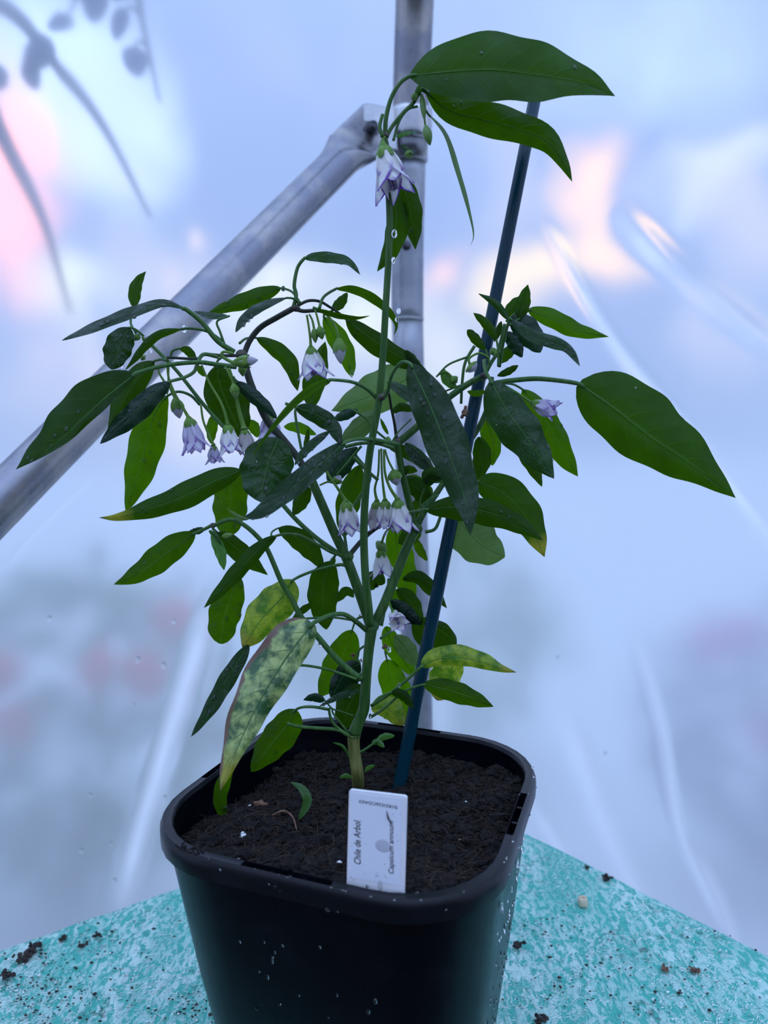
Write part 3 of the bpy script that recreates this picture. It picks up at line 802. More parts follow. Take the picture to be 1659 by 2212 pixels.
def text_mesh(body, size, shear):
    cu = bpy.data.curves.new('lettering', 'FONT'); cu.body = body; cu.size = size; cu.shear = shear; cu.offset = .011
    o = bpy.data.objects.new('lettering_src', cu); COL.objects.link(o)
    dg = bpy.context.evaluated_depsgraph_get(); me = bpy.data.meshes.new_from_object(o.evaluated_get(dg))
    bpy.data.objects.remove(o); bpy.data.curves.remove(cu); return me
def lettering(body, u, vv, length, cap, ang, shear):
    """text with its first letter's baseline at (u, vv), running at ang degrees in the plane of the tag"""
    me = text_mesh(body, 1.0, shear); co = [Vector(q.co) for q in me.vertices]
    x0 = min(q.x for q in co); x1 = max(q.x for q in co)
    ch = .70
    sx, sy = length/(x1-x0), cap/ch
    a = math.radians(ang); dx = ex*math.cos(a)+ey*math.sin(a); dy = -ex*math.sin(a)+ey*math.cos(a)
    o0 = tp(u, vv, .00092)
    vs_ = [o0+dx*((q.x-x0)*sx)+dy*(q.y*sy) for q in co]
    fs = [tuple(p.vertices) for p in me.polygons]; bpy.data.meshes.remove(me)
    return mk('lettering', vs_, fs, MINK, stk, origin=o0, smooth=False)
lettering('Chile de Arbol', -.262, .755, TW*.775, TW*.118, 92, .22)
lettering('Capsicum annuum', .315, .800, TW*.915, TW*.088, 92, .16)
lettering('01RDS26CDA03', .345, .105, TW*.66, TW*.053, 178, 0)
mb = MB(); mb.add(*tube_data([tp(.165, .165, .001), tp(.20, .235, .0013), tp(.265, .295, .001)], [.0001, .0004, .00012], 5, 8)); mk('soil_fleck', mb.v, mb.f, MSOIL, stk)
v, f = dome(tp(.12, .53, .00082), ez, .0034, .07, 1.2, ex); mk('water_drop', v, f, MWAT, stk, origin=tp(.12, .53, .00085))
v, f = dome(tp(.09, .94, .0008), ez, .0013, .3, 2.2, ey); mk('water_drop', v, f, MWAT, tagE, origin=tp(.09, .94, .0008))
mb = MB(); R4 = random.Random(4)
for i in range(26):
    u_, v_ = (R4.gauss(.06, .06), R4.gauss(.84, .01)) if i < 12 else (R4.uniform(-.45, .45), R4.uniform(.03, .95))
    mb.add(*lump(tp(u_, v_, .0009), R4.uniform(.00008, .00022), R4, 1.4, 1, .6))
mk('dirt_specks', mb.v, mb.f, MSOIL, stk, smooth=False)['kind'] = 'stuff'
tag(tagE, 'white plastic plant tag with printed sticker standing inside the pot rim', 'plant tag')

# ------------------------------------------------------------------ support stake
def stake_mat():
    m, t, o = new_mat('stake_green_plastic'); g = gpos(t)
    mp = N(t, 'ShaderNodeMapping'); mp.inputs['Scale'].default_value = (1, 1, .05); L(t, g, mp.inputs[0])
    n = NOISE(t, mp.outputs[0], 900, 2)
    p = princ(t, MIXC(t, n.outputs[0], (.002, .020, .034), (.004, .045, .065)), .25, .22)
    bump(t, n.outputs[0], .3, .0005, p); L(t, p.outputs[0], o.inputs[0]); return m
s0 = on_soil(862, 1708); s0 = P(862, 1700, s0.y+.006); s1 = P(1157, 205, .485); sd_ = (s1-s0).normalized()
stake = empty('support_stake', s0-sd_*.05)
tube('cane', [s0-sd_*.05, s0, (s0+s1)/2, s1], [.0046, .0046, .0043, .0041], stake_mat(), stake, 14, 12)
v, f = dome(s1, sd_, .0041, .8); mk('cane_tip', v, f, bpy.data.materials['stake_green_plastic'], stake, origin=s1)
tag(stake, 'slim dark green plastic-coated stake leaning out of the pot', 'stake')

# ------------------------------------------------------------------ THE PLANT
Y0 = .455
base = on_soil(774, 1706)
plant = empty('chilli_plant', base)
tag(plant, 'chilli pepper plant with hanging white and purple flowers growing in the black pot', 'plant')
ZN = {'A': (700, 0, 2.37), 'B': (0, 520, 2.9625), 'C': (400, 500, 3.19), 'D': (880, 560, 2.242), 'E': (200, 960, 2.9625),
      'F': (600, 900, 2.765), 'G': (380, 1180, 3.5675), 'H': (620, 1280, 3.072), 'X': (0, 0, 1.0)}
def W(zone, p, dflt=0.0):
    a, b, s = ZN[zone]; dy = p[2] if len(p) > 2 else dflt
    return P(a+p[0]/s, b+p[1]/s, Y0+dy*.01)
def path(zone, pts, d0=0.0, d1=None):
    """pixels -> points; depth (cm behind the stem plane) runs from d0 to d1 unless given"""
    d1 = d0 if d1 is None else d1; n = len(pts)
    return [W(zone, p, d0+(d1-d0)*i/max(1, n-1)) for i, p in enumerate(pts)]
def px2m(zone, w, y): return w/ZN[zone][2]*y/F

# ---- stems
def stem(name, zone, pts, w0, w1, mat, d0=0, d1=None, nseg=10):
    q = path(zone, pts, d0, d1); n = len(q)
    r = [px2m('X', (w0+(w1-w0)*i/(n-1))/2, c.y) for i, c in enumerate(q)]
    return tube(name, q, r, mat, plant, nseg, 6*n)
def trunk():
    pts = [(776, 1722), (775, 1700), (772, 1670), (767, 1635), (764, 1605), (765, 1585), (775, 1558), (786, 1530), (789, 1490), (792, 1450), (797, 1400), (803, 1352)]
    wd = [31, 30, 28, 27, 27, 31, 26, 25, 24, 23, 23, 27]
    q = path('X', pts, 0, 0); q[0] = base-Vector((0, 0, .01)); q[1] = base
    tube('main_stem', q[:6], [px2m('X', a/2, .455) for a in wd[:6]], MSB, plant, 14, 26)
    tube('main_stem', q[5:], [px2m('X', a/2, .455) for a in wd[5:]], MS, plant, 14, 34)
trunk()
stem('branch', 'X', [(799, 1352), (797, 1320), (789, 1240), (786, 1150), (790, 1060), (800, 970), (818, 870), (827, 770), (834, 650), (841, 520), (840, 430), (833, 345), (831, 292)], 19, 13, MS, -1, -2.5)
stem('branch', 'X', [(800, 1350), (785, 1305), (767, 1255), (748, 1205), (722, 1150), (696, 1090), (670, 1030)], 24, 19, MS, .2, 0)
stem('branch', 'X', [(672, 1035), (640, 985), (604, 940), (575, 905), (550, 850), (534, 805), (526, 765)], 16, 15, MSD, 0, .5)
stem('branch', 'X', [(526, 768), (540, 735), (563, 707), (598, 686), (634, 666)], 12, 12, MSD, .5, 1)
stem('branch', 'X', [(808, 1350), (832, 1300), (858, 1235), (880, 1180), (898, 1142)], 22, 20, MS, .5, 1.5)
stem('branch', 'X', [(897, 1146), (915, 1108), (940, 1070), (966, 1030), (1000, 975), (1036, 920), (1056, 870), (1062, 815)], 15, 11, MS, 1.5, 3.5)
stem('branch', 'X', [(898, 1142), (886, 1095), (874, 1045), (863, 990), (857, 955)], 16, 15, MS, 1.5, 1)
stem('branch', 'X', [(857, 958), (890, 932), (930, 895), (968, 860), (1010, 830), (1044, 812)], 17, 13, MS, 1, .6)
stem('branch', 'X', [(857, 958), (853, 920), (845, 880), (838, 845), (826, 858)], 7, 5, MSD, 1, -.5)
stem('branch', 'X', [(774, 1464), (728, 1424), (690, 1380), (652, 1335), (628, 1290), (608, 1257), (590, 1215), (575, 1183), (552, 1155), (524, 1132), (497, 1122), (462, 1135)], 14, 9, MST, -.5, -1.5)
stem('branch', 'X', [(748, 1204), (724, 1191), (669, 1150), (611, 1090), (560, 1010), (520, 960), (479, 918), (435, 868), (381, 800), (332, 750), (308, 728)], 11, 7, MST, .5, 3)
stem('branch', 'X', [(752, 1203), (775, 1175), (800, 1150), (832, 1128)], 12, 9, MSD, 0, 2)
stem('branch', 'X', [(750, 1200), (745, 1130), (775, 1075), (800, 1030), (770, 985)], 7, 6, MST, 2, 3)
stem('branch', 'X', [(634, 666), (655, 672), (685, 671), (715, 678)], 9, 7, MSD, 1, 1)
stem('branch', 'X', [(640, 662), (665, 650), (690, 651), (712, 663), (735, 678)], 7, 5, MSD, 1, 2)
stem('branch', 'X', [(522, 768), (480, 768), (440, 765), (425, 775), (361, 772)], 7, 6, MSD, 0, 0)
stem('branch', 'X', [(833, 300), (848, 272), (872, 243), (893, 222), (905, 200)], 8, 8, MST, -2.5, -2.5)
stem('branch', 'X', [(1046, 812), (1060, 785), (1075, 760), (1085, 725), (1090, 700)], 9, 7, MST, .5, .5)
stem('branch', 'X', [(823, 1352), (832, 1310), (838, 1280), (840, 1250)], 9, 7, MST, 1.5, 2.5)
for (px, py, r, d) in [(803, 1352, 17, .2), (751, 1202, 14, .1), (899, 1142, 15, 1.5), (858, 954, 12, 1), (640, 666, 9, 1), (522, 766, 13, .3), (825, 858, 9, -2), (671, 1033, 13, 0), (776, 1463, 11, -.3), (460, 1135, 7, -1.5), (765, 1588, 16, 0), (832, 293, 9, -2.5), (1046, 812, 10, .5)]:
    c = P(px, py, Y0+d*.01); v, f = dome(c, (0, 0, 1), px2m('X', r, c.y), .85)
    mk('stem_node', v, f, MNODE if r < 14 and py < 1300 else MS, plant, origin=c)

# ---- leaves
LEAVES_BUILT = 0
def prof_fn(t, p, k):
    a, b = k*p, k*(1-p)
    m = (p**a)*((1-p)**b)
    return (max(t, 0)**a)*(max(1-t, 0)**b)/m
def leaf(zone, mid, wl, wr, col, d=(0, 0), ed=(0.6, 0.6), pk=.36, k=1.9, pet=None, pd=None, pw=6, drops=0, wave=.16, name='leaf', big=1.0, seed=None):
    """mid: midrib pixels base -> tip; wl/wr: half widths left/right of travel; ed: how far (in half widths) each margin lies behind (+) or before (-) the midrib"""
    global LEAVES_BUILT
    LEAVES_BUILT += 1
    R = random.Random(LEAVES_BUILT*17+3)
    m3 = path(zone, mid, *d)
    nt_, nsd = 30, 7
    c = crom(m3, nt_+1)
    v = []; uv = []; nrm_dir = []
    ph1, ph2 = R.uniform(0, 6.28), R.uniform(0, 6.28); fq = R.uniform(2.2, 3.6)
    Wl = [px2m(zone, wl, q[1]) for q in c]; Wr = [px2m(zone, wr, q[1]) for q in c]
    rows = []
    for i in range(nt_+1):
        t = i/nt_
        ctr = Vector(c[i]); T = Vector(c[min(i+1, nt_)])-Vector(c[max(i-1, 0)])
        tx, ty = T.dot(RGT), T.dot(UPV); ln = math.hypot(tx, ty) or 1e-9
        Lf = RGT*(-ty/ln)+UPV*(tx/ln); V = (ctr-CAM).normalized()
        pr = prof_fn(min(max(t, .004), .9985), pk, k)
        row = []
        for s in range(-nsd, nsd+1):
            x = s/nsd; a = abs(x)
            hw = (Wl[i] if x > 0 else Wr[i])*pr; full = max(Wl[i], Wr[i])*pr
            e = ed[0] if x > 0 else ed[1]
            wv = wave*full*math.sin(fq*6.283*t+(ph1 if x > 0 else ph2))*a*a
            # blade bulges between the side veins
            q = (t-.17*a**1.3)*8.0; q = abs((q % 1.0)-.5)*2
            quilt = full*.065*(1-q*q)*math.sin(math.pi*min(1, a*1.05))*(1 if a > .05 else 0)
            rib = full*.05*(1-min(1, a*4))
            ep = hw*(1+.05*math.sin(t*23+ph1)*a*(.4+t))
            pnt = ctr+Lf*(math.copysign(ep, x)*a if x else 0)+V*(e*hw*a**1.25+wv-quilt+rib)
            row.append(pnt); uv.append((t, (x+1)/2))
        rows.append(row); v += row
    n = 2*nsd+1
    f = [(i*n+j, i*n+j+1, (i+1)*n+j+1, (i+1)*n+j) for i in range(nt_) for j in range(n-1)]
    ob = mk(name, v, f, LM[col], plant, origin=m3[0], uv=uv)
    w0 = px2m('X', pw, m3[0].y)/2
    if pet:
        dd_ = pd if pd is not None else (d[0], d[0])
        q = path(zone, pet, *dd_); q[-1] = Vector(c[0]); q.append(Vector(c[1]))
        nq = len(q); tube('leaf_stalk', q, [w0*(1.15-.35*i/(nq-1)) for i in range(nq)], MST, ob, 7)
    # raised midrib on the back and front
    mr = [Vector(c[i])+(Vector(c[i])-CAM).normalized()*w0*.4 for i in range(0, nt_-1, 2)]
    if max(wl, wr)/ZN[zone][2] > 14:
        tube('midrib', mr, [max(.00012, w0*.30*(1-i/len(mr))) for i in range(len(mr))], LMID, ob, 6, len(mr)*2)
    if drops:
        mbd = MB()
        for _ in range(drops):
            i = R.randint(3, nt_-3); j = R.randint(1, n-2)
            a_, b_, c_ = rows[i][j], rows[i+1][j], rows[i][j+1]
            nn = (b_-a_).cross(c_-a_)
            if nn.length < 1e-12: continue
            nn.normalize()
            if nn.dot(a_-CAM) > 0: nn = -nn
            pp = a_+(b_-a_)*R.random()+(c_-a_)*R.random()
            r = R.choice([.0004, .0005, .0007, .0009, .0013])
            mbd.add(*dome(pp, nn, r, .55, R.uniform(1, 1.8), (0, 0, 1)))
        if mbd.v:
            o = mk('water_droplets', mbd.v, mbd.f, MWAT, ob); o['kind'] = 'stuff'
    return ob

# top shoot
leaf('A', [(440, 390), (640, 368), (860, 358), (1100, 385), (1330, 425), (1490, 492)], 190, 150, 'g', (-3, -4), (.35, -.5), .40, 1.75, [(312, 690), (318, 600), (345, 500), (390, 425), (440, 390)], (-2.5, -3), 9, drops=8)
leaf('A', [(520, 470), (640, 565), (800, 612), (960, 650), (1130, 715), (1220, 830), (1270, 930)], 95, 78, 'g', (-2.5, -2), (.4, .5), .42, 1.7, [(485, 470), (500, 460), (520, 470)], (-2.5, -2.5), 8, drops=8)
leaf('A', [(530, 580), (620, 690), (680, 870), (735, 1060), (765, 1200), (748, 1262)], 16, 10, 'u', (-2, -1), (3, -3), .4, 1.8, [(500, 490), (510, 540), (530, 580)], None, 5)
leaf('A', [(375, 880), (420, 1000), (450, 1130), (468, 1278)], 62, 52, 'g', (0, 1), (.5, .6), .42, 1.6, [(315, 700), (340, 800), (375, 880)], (-2, 0), 6, drops=4)
leaf('A', [(340, 960), (372, 1110), (340, 1270), (272, 1390)], 62, 48, 'g', (0, 1), (.5, .6), .45, 1.7, [(320, 720), (325, 850), (340, 960)], (-2, 0), 6)
leaf('A', [(370, 700), (410, 685), (460, 678)], 12, 14, 's', (-2.5, -3), (.3, .3), .4, 1.6, None)
leaf('A', [(395, 740), (430, 770), (455, 800)], 14, 12, 'w', (-2.5, -3), (.3, .3), .4, 1.6, None)
leaf('A', [(470, 500), (485, 455), (500, 425)], 14, 18, 's', (-2.5, -3), (.3, .3), .4, 1.6, None)
# left shoot
leaf('B', [(1190, 440), (1050, 408), (900, 452), (700, 528), (540, 590), (395, 640)], 24, 52, 'w', (-1, -4), (-1.2, 1.7), .5, 1.5, [(1500, 715), (1390, 640), (1290, 520), (1190, 440)], (0, -1), 11, drops=18)
leaf('B', [(858, 430), (862, 320), (890, 250), (935, 195)], 40, 42, 'g', (3, 3), (.4, -.3), .4, 1.6, [(870, 590), (840, 540), (838, 500), (858, 430)], (2.5, 3), 5)
leaf('B', [(825, 555), (780, 640), (745, 740), (715, 825)], 85, 98, 'w', (2, 1), (.3, .3), .48, 1.2, [(930, 620), (870, 570), (825, 555)], (2.5, 2), 5, drops=12)
leaf('B', [(1160, 566), (1020, 605), (930, 680), (860, 765), (800, 830)], 26, 34, 'g', (0, -1), (.8, .4), .45, 1.6, [(1420, 640), (1330, 582), (1230, 562), (1160, 566)], (0, 0), 6, drops=4)
leaf('B', [(870, 850), (720, 968), (560, 1110), (380, 1280), (220, 1390), (100, 1466)], 52, 190, 'g', (-2.5, -6), (-.5, .45), .40, 1.75, [(1510, 808), (1400, 795), (1260, 778), (1050, 800), (870, 850)], (0, -2.5), 10, drops=16)
leaf('B', [(985, 772), (900, 860), (800, 1010), (690, 1215)], 80, 85, 'g', (1, .5), (.5, .5), .40, 1.7, [(1070, 765), (1030, 760), (985, 772)], (0, 1), 6, drops=5)
leaf('B', [(1090, 900), (985, 978), (870, 1090), (740, 1205), (640, 1300)], 78, 68, 'd', (-2, -4), (.5, .4), .45, 1.55, [(1400, 745), (1300, 728), (1262, 790), (1240, 840), (1180, 875), (1090, 900)], (0, -2), 8, drops=5)
leaf('B', [(1070, 995), (990, 1110), (925, 1340), (865, 1560), (805, 1738)], 118, 112, 'b', (3, 3), (.4, .3), .42, 1.6, [(1280, 1050), (1220, 990), (1140, 966), (1070, 995)], (3, 3), 6, drops=3)
leaf('B', [(1545, 1470), (1380, 1535), (1150, 1650), (900, 1735), (740, 1772), (632, 1772)], 82, 88, 't', (-2, -5), (.5, .5), .36, 1.65, None, drops=8)
leaf('B', [(1490, 1450), (1478, 1620), (1465, 1780), (1450, 1900)], 112, 112, 'b', (3, 3), (.3, .4), .5, 1.25, None, drops=5)
leaf('C', [(215, 925), (250, 1090), (330, 1280), (400, 1420)], 150, 135, 'g', (3, 3.5), (.3, .4), .48, 1.35, [(250, 870), (225, 890), (215, 925)], None, 5, drops=5)
leaf('B', [(1400, 1090), (1360, 1180), (1350, 1300)], 36, 38, 'b', (4, 4), (.4, .4), .5, 1.4, None)
leaf('B', [(1150, 690), (1205, 700), (1262, 770)], 22, 34, 'g', (1, 1), (.4, .4), .45, 1.5, [(1090, 745), (1105, 705), (1150, 690)], None, 5)
leaf('B', [(1260, 800), (1285, 830), (1310, 870)], 22, 22, 'b', (2, 2), (.4, .4), .45, 1.5, None)
# upper-left node
leaf('C', [(822, 185), (900, 178), (1030, 188), (1130, 215), (1208, 300)], 42, 34, 'w', (1, 0), (.6, -.6), .38, 1.5, [(745, 530), (765, 440), (752, 370), (775, 250), (822, 185)], (1, 1), 8, drops=5, wave=.3)
leaf('C', [(660, 390), (520, 440), (350, 500), (150, 565)], 58, 60, 'g', (2, 2.5), (.5, .3), .40, 1.55, [(790, 490), (735, 415), (660, 390)], (1, 2), 5, drops=6)
leaf('C', [(700, 458), (560, 512), (430, 590), (348, 695)], 24, 44, 'w', (0, -1), (-.8, 1.2), .55, 1.4, [(785, 500), (750, 465), (700, 458)], (1, 0), 5, drops=6)
leaf('C', [(300, 585), (180, 582), (62, 552)], 22, 24, 'w', (0, 1), (-2, 2), .45, 1.4, [(270, 775), (240, 690), (220, 620), (300, 585)], (0, 0), 5, drops=7)
leaf('C', [(1040, 395), (1150, 396), (1280, 448), (1400, 545), (1456, 640), (1440, 716)], 28, 36, 'g', (2, 2), (-.8, .8), .40, 1.5, [(925, 530), (955, 450), (1040, 395)], (1, 2), 6, drops=4)
leaf('C', [(1015, 545), (1070, 490), (1118, 420)], 36, 38, 'g', (2, 2.5), (.4, .4), .42, 1.5, [(985, 560), (1015, 545)], None, 5)
leaf('C', [(905, 532), (1050, 572), (1180, 592), (1275, 580)], 12, 28, 'g', (0, 0), (-1.5, 1), .38, 1.6, [(880, 525), (905, 532)], None, 6)
leaf('C', [(955, 590), (1045, 740), (1115, 880), (1150, 1008)], 78, 66, 'b', (2, 2), (.4, .4), .45, 1.5, [(960, 560), (955, 590)], None, 5, drops=4)
leaf('C', [(1110, 605), (1250, 715), (1420, 830), (1580, 920), (1710, 1020)], 66, 84, 'g', (2, 2), (.3, .6), .38, 1.6, [(1000, 560), (1060, 575), (1110, 605)], (1, 2), 6, drops=8)
leaf('C', [(490, 733), (620, 815), (715, 910), (775, 1100)], 64, 50, 'g', (2, 2), (.4, .7), .46, 1.5, [(375, 770), (420, 738), (490, 733)], (.5, 2), 5, drops=4)
leaf('C', [(870, 1215), (890, 1080), (930, 920), (966, 758)], 88, 66, 'g', (3, 3.5), (.4, .4), .40, 1.5, None, drops=3)
leaf('C', [(350, 1035), (450, 1120), (560, 1215), (632, 1290)], 50, 45, 'd', (-1, -1), (.6, .6), .45, 1.3, [(330, 1000), (350, 1035)], None, 5, drops=6)
leaf('C', [(440, 1300), (480, 1360), (500, 1420)], 40, 40, 'b', (4, 4), (.4, .4), .45, 1.4, None)
# centre
leaf('C', [(1610, 960), (1450, 1055), (1250, 1140), (1006, 1236)], 150, 150, 'u', (2, 2.5), (.4, .4), .36, 1.6, None, drops=3)
leaf('C', [(1330, 1240), (1230, 1320), (1140, 1390), (1065, 1455)], 80, 62, 'u', (1.5, 1.5), (.5, .4), .40, 1.5, None)
leaf('C', [(1000, 1022), (880, 1075), (720, 1210), (560, 1405), (415, 1620)], 34, 26, 'g', (-4, -8), (1.3, -1.3), .22, 1.7, [(1330, 1160), (1250, 1085), (1150, 1038), (1000, 1022)], (-1.5, -4), 8)
leaf('C', [(765, 1212), (890, 1255), (1010, 1335), (1050, 1410), (1082, 1492)], 62, 62, 'w', (-4, -5), (.3, .5), .38, 1.35, [(690, 1185), (720, 1195), (765, 1212)], None, 6, drops=14, wave=.2)
leaf('C', [(1000, 1375), (900, 1455), (830, 1520), (755, 1610)], 24, 40, 'w', (-3, -4), (-.5, 1.0), .5, 1.3, None, drops=10)
leaf('E', [(1190, -40), (1130, 110), (1095, 240), (1080, 370)], 165, 172, 'w', (-4, -5), (.4, .3), .46, 1.15, None, drops=26)
leaf('E', [(1620, -15), (1430, 150), (1230, 320), (1070, 440), (960, 472)], 62, 78, 'w', (-5, -8), (-.9, 1.1), .45, 1.35, [(1960, 0), (1800, -30), (1700, -35), (1620, -15)], (0, -5), 9, drops=26)
leaf('E', [(1000, 478), (950, 470), (900, 440), (855, 408)], 14, 12, 'u', (-8, -8), (.8, .4), .35, 1.5, None)
leaf('C', [(680, 1345), (780, 1345), (905, 1400)], 32, 44, 'b', (3, 3), (.4, .4), .45, 1.5, None)
leaf('C', [(820, 1500), (840, 1430), (848, 1355)], 18, 18, 'g', (0, 0), (.4, .4), .45, 1.5, None)
leaf('C', [(1190, 1230), (1110, 1260), (1015, 1300)], 38, 34, 'd', (1, 1), (.4, .4), .45, 1.5, None)
leaf('C', [(1400, 1400), (1370, 1345), (1345, 1285)], 14, 14, 'b', (0, 0), (.4, .4), .45, 1.5, None)
leaf('C', [(1570, 1235), (1490, 1215), (1420, 1255)], 26, 34, 'g', (0, 0), (.4, .4), .45, 1.5, None)
leaf('C', [(1590, 1180), (1490, 1100), (1388, 1038)], 36, 46, 'w', (-1, -1), (-.8, .9), .45, 1.5, None)
leaf('D', [(13, 505), (110, 710), (205, 950), (280, 1170), (305, 1335)], 112, 98, 'w', (-5, -10), (.4, .4), .42, 1.45, [(-115, 672), (-95, 640), (-75, 560), (-30, 500), (13, 505)], (-2, -5), 8, drops=24)
leaf('F', [(490, 290), (440, 410), (400, 560), (395, 725)], 85, 62, 'g', (3, 3.5), (.4, .4), .46, 1.35, None)
leaf('F', [(300, 390), (380, 285), (475, 180)], 62, 66, 'd', (2, 2), (.4, .4), .45, 1.4, None)
leaf('F', [(650, 165), (770, 215), (870, 285), (935, 345)], 36, 36, 'w', (1.5, 1), (-.4, .8), .42, 1.5, None, drops=8)
leaf('F', [(745, 365), (835, 430), (925, 520)], 56, 56, 'g', (2.5, 2.5), (.4, .4), .45, 1.4, None)
leaf('F', [(735, 320), (790, 315), (835, 325)], 24, 28, 'g', (2, 2), (.4, .4), .45, 1.4, None)
leaf('F', [(985, 385), (920, 368), (872, 425)], 34, 36, 'g', (0, 0), (.5, .5), .5, 1.4, [(865, 610), (850, 520), (870, 440), (900, 400), (985, 385)], (1, 0), 4)
leaf('F', [(820, 440), (860, 500), (820, 590), (760, 600)], 50, 50, 'g', (3, 3), (.4, .4), .45, 1.4, None)
leaf('F', [(5, 665), (110, 722), (200, 805), (270, 908)], 66, 62, 'g', (1, 1.5), (.4, .5), .45, 1.45, [(-40, 735), (-35, 690), (5, 665)], (-.5, 1), 4)
leaf('F', [(322, 865), (276, 980), (268, 1120), (290, 1272)], 100, 92, 'g', (1, 1.5), (.4, .3), .44, 1.3, [(345, 825), (322, 865)], None, 5)
leaf('F', [(455, 1080), (410, 1045), (355, 1105)], 24, 32, 'g', (2, 2), (.4, .4), .5, 1.4, None)
leaf('F', [(640, 995), (580, 960), (510, 1030)], 62, 44, 'g', (3, 3), (.4, .4), .5, 1.2, None)
leaf('F', [(700, 640), (715, 800), (750, 950), (805, 1110)], 92, 80, 'b', (4, 5), (.3, .3), .45, 1.3, None)
leaf('F', [(815, 720), (850, 795), (893, 862)], 26, 28, 'b', (4, 4), (.4, .4), .45, 1.4, None)
leaf('F', [(745, 972), (840, 960), (925, 1040), (1010, 1144)], 44, 44, 'g', (3, 3), (.5, .5), .42, 1.5, None)
leaf('F', [(712, 1030), (785, 1100), (862, 1245)], 56, 46, 'g', (3, 3), (.4, .4), .42, 1.4, None)
leaf('F', [(675, 1095), (760, 1165), (855, 1245)], 48, 42, 'd', (2.5, 2.5), (.4, .4), .45, 1.4, None)
leaf('F', [(660, 1000), (700, 1080), (690, 1180)], 30, 34, 'b', (4, 4), (.4, .4), .45, 1.4, None)
leaf('F', [(830, 640), (800, 700), (720, 760)], 55, 55, 'g', (3, 3), (.4, .4), .45, 1.4, None)
# right side
leaf('D', [(830, 603), (1000, 722), (1180, 862), (1380, 995), (1590, 1156)], 198, 152, 'g', (-1, -3), (.35, .35), .34, 1.6, [(430, 600), (500, 588), (620, 578), (740, 588), (830, 603)], (.5, -1), 11, drops=4, wave=.06)
leaf('D', [(405, 590), (475, 720), (580, 870), (710, 1062)], 98, 112, 'w', (-2, -4), (.45, .45), .42, 1.45, [(372, 490), (378, 540), (405, 590)], (0, -2), 8, drops=14)
leaf('D', [(560, 632), (655, 760), (740, 905), (826, 1052)], 62, 88, 'b', (2, 2), (.4, .4), .42, 1.5, [(450, 600), (510, 605), (560, 632)], (.5, 2), 5, drops=3)
leaf('D', [(520, 870), (600, 995), (652, 1102)], 42, 36, 'g', (1.5, 1), (.4, .4), .42, 1.5, None)
leaf('D', [(85, 1212), (250, 1202), (420, 1235), (560, 1295), (656, 1362)], 64, 68, 'g', (-2, -4), (.4, .3), .42, 1.5, [(-40, 1240), (20, 1225), (85, 1212)], (1, -2), 7, drops=5)
leaf('D', [(335, 1075), (460, 1130), (560, 1230), (620, 1335), (664, 1442)], 96, 92, 't', (1, 0), (.4, .3), .38, 1.45, [(200, 1120), (260, 1080), (335, 1075)], (2, 1), 6, drops=4)
leaf('D', [(225, 1225), (300, 1325), (380, 1395), (472, 1442)], 105, 112, 'u', (2, 2), (.3, .3), .45, 1.25, None)
leaf('D', [(345, 860), (362, 960), (340, 1075)], 46, 46, 'g', (3, 3), (.4, .4), .45, 1.4, None)
leaf('D', [(380, 770), (415, 890), (412, 1000)], 42, 56, 'b', (4, 4), (.4, .4), .45, 1.4, None)
leaf('D', [(585, 245), (700, 288), (820, 345), (976, 376)], 48, 44, 'b', (2, 2), (.4, .4), .36, 1.5, [(480, 300), (540, 250), (585, 245)], (1, 2), 5, drops=3)
leaf('D', [(540, 290), (562, 210), (584, 122)], 36, 34, 'g', (1, 1), (.4, -.3), .40, 1.5, [(490, 320), (540, 290)], None, 5)
leaf('D', [(470, 280), (530, 220), (592, 176)], 34, 34, 'g', (2, 2), (.4, .4), .45, 1.4, None)
leaf('D', [(492, 295), (425, 215), (343, 166)], 17, 20, 'w', (0, -1), (.7, .7), .40, 1.5, [(470, 400), (480, 340), (492, 295)], None, 5)
leaf('D', [(495, 290), (600, 365), (720, 405), (785, 440), (836, 518)], 30, 34, 'w', (-2, -4), (.8, -.5), .45, 1.5, [(445, 520), (465, 400), (495, 290)], (0, -2), 7, drops=8)
leaf('D', [(505, 275), (580, 345), (645, 452)], 64, 66, 'd', (1, 1), (.4, .4), .45, 1.35, None, drops=3)
leaf('D', [(480, 350), (525, 410), (556, 476)], 30, 40, 'd', (1, 1), (.4, .4), .45, 1.4, None)
leaf('D', [(530, 420), (490, 450), (450, 505)], 28, 28, 'g', (2, 2), (.4, .4), .45, 1.4, None)
leaf('D', [(432, 392), (385, 320), (320, 260)], 22, 26, 'g', (-.5, -1), (.5, .5), .45, 1.4, [(440, 520), (440, 450), (432, 392)], None, 5)
leaf('D', [(380, 440), (335, 395), (290, 342)], 22, 26, 'g', (-.5, -1), (.5, .5), .55, 1.2, [(400, 510), (380, 440)], None, 5)
leaf('D', [(435, 565), (485, 545), (537, 514)], 18, 18, 'g', (0, 0), (.5, .5), .5, 1.4, None)
leaf('D', [(455, 300), (440, 350), (420, 400)], 16, 16, 'g', (0, 0), (.5, .5), .5, 1.4, None)
leaf('D', [(290, 640), (330, 650), (380, 640)], 16, 16, 'b', (1, 1), (.5, .5), .5, 1.4, None)
leaf('D', [(90, 555), (40, 520), (-10, 440)], 26, 30, 'g', (2, 2), (.5, .5), .5, 1.4, None)
leaf('D', [(175, 530), (190, 580), (240, 625)], 22, 26, 's', (1, 1), (.5, .5), .5, 1.4, None)
leaf('D', [(170, 1060), (110, 1040), (85, 1090)], 28, 34, 'g', (0, 0), (.5, .5), .5, 1.3, None)
leaf('D', [(-20, 1060), (50, 1100), (120, 1170)], 50, 50, 'g', (3, 3), (.5, .5), .5, 1.3, None)
leaf('D', [(-10, 890), (60, 960), (130, 1025)], 30, 40, 'w', (1, 1), (.5, -.5), .5, 1.3, None, drops=10)
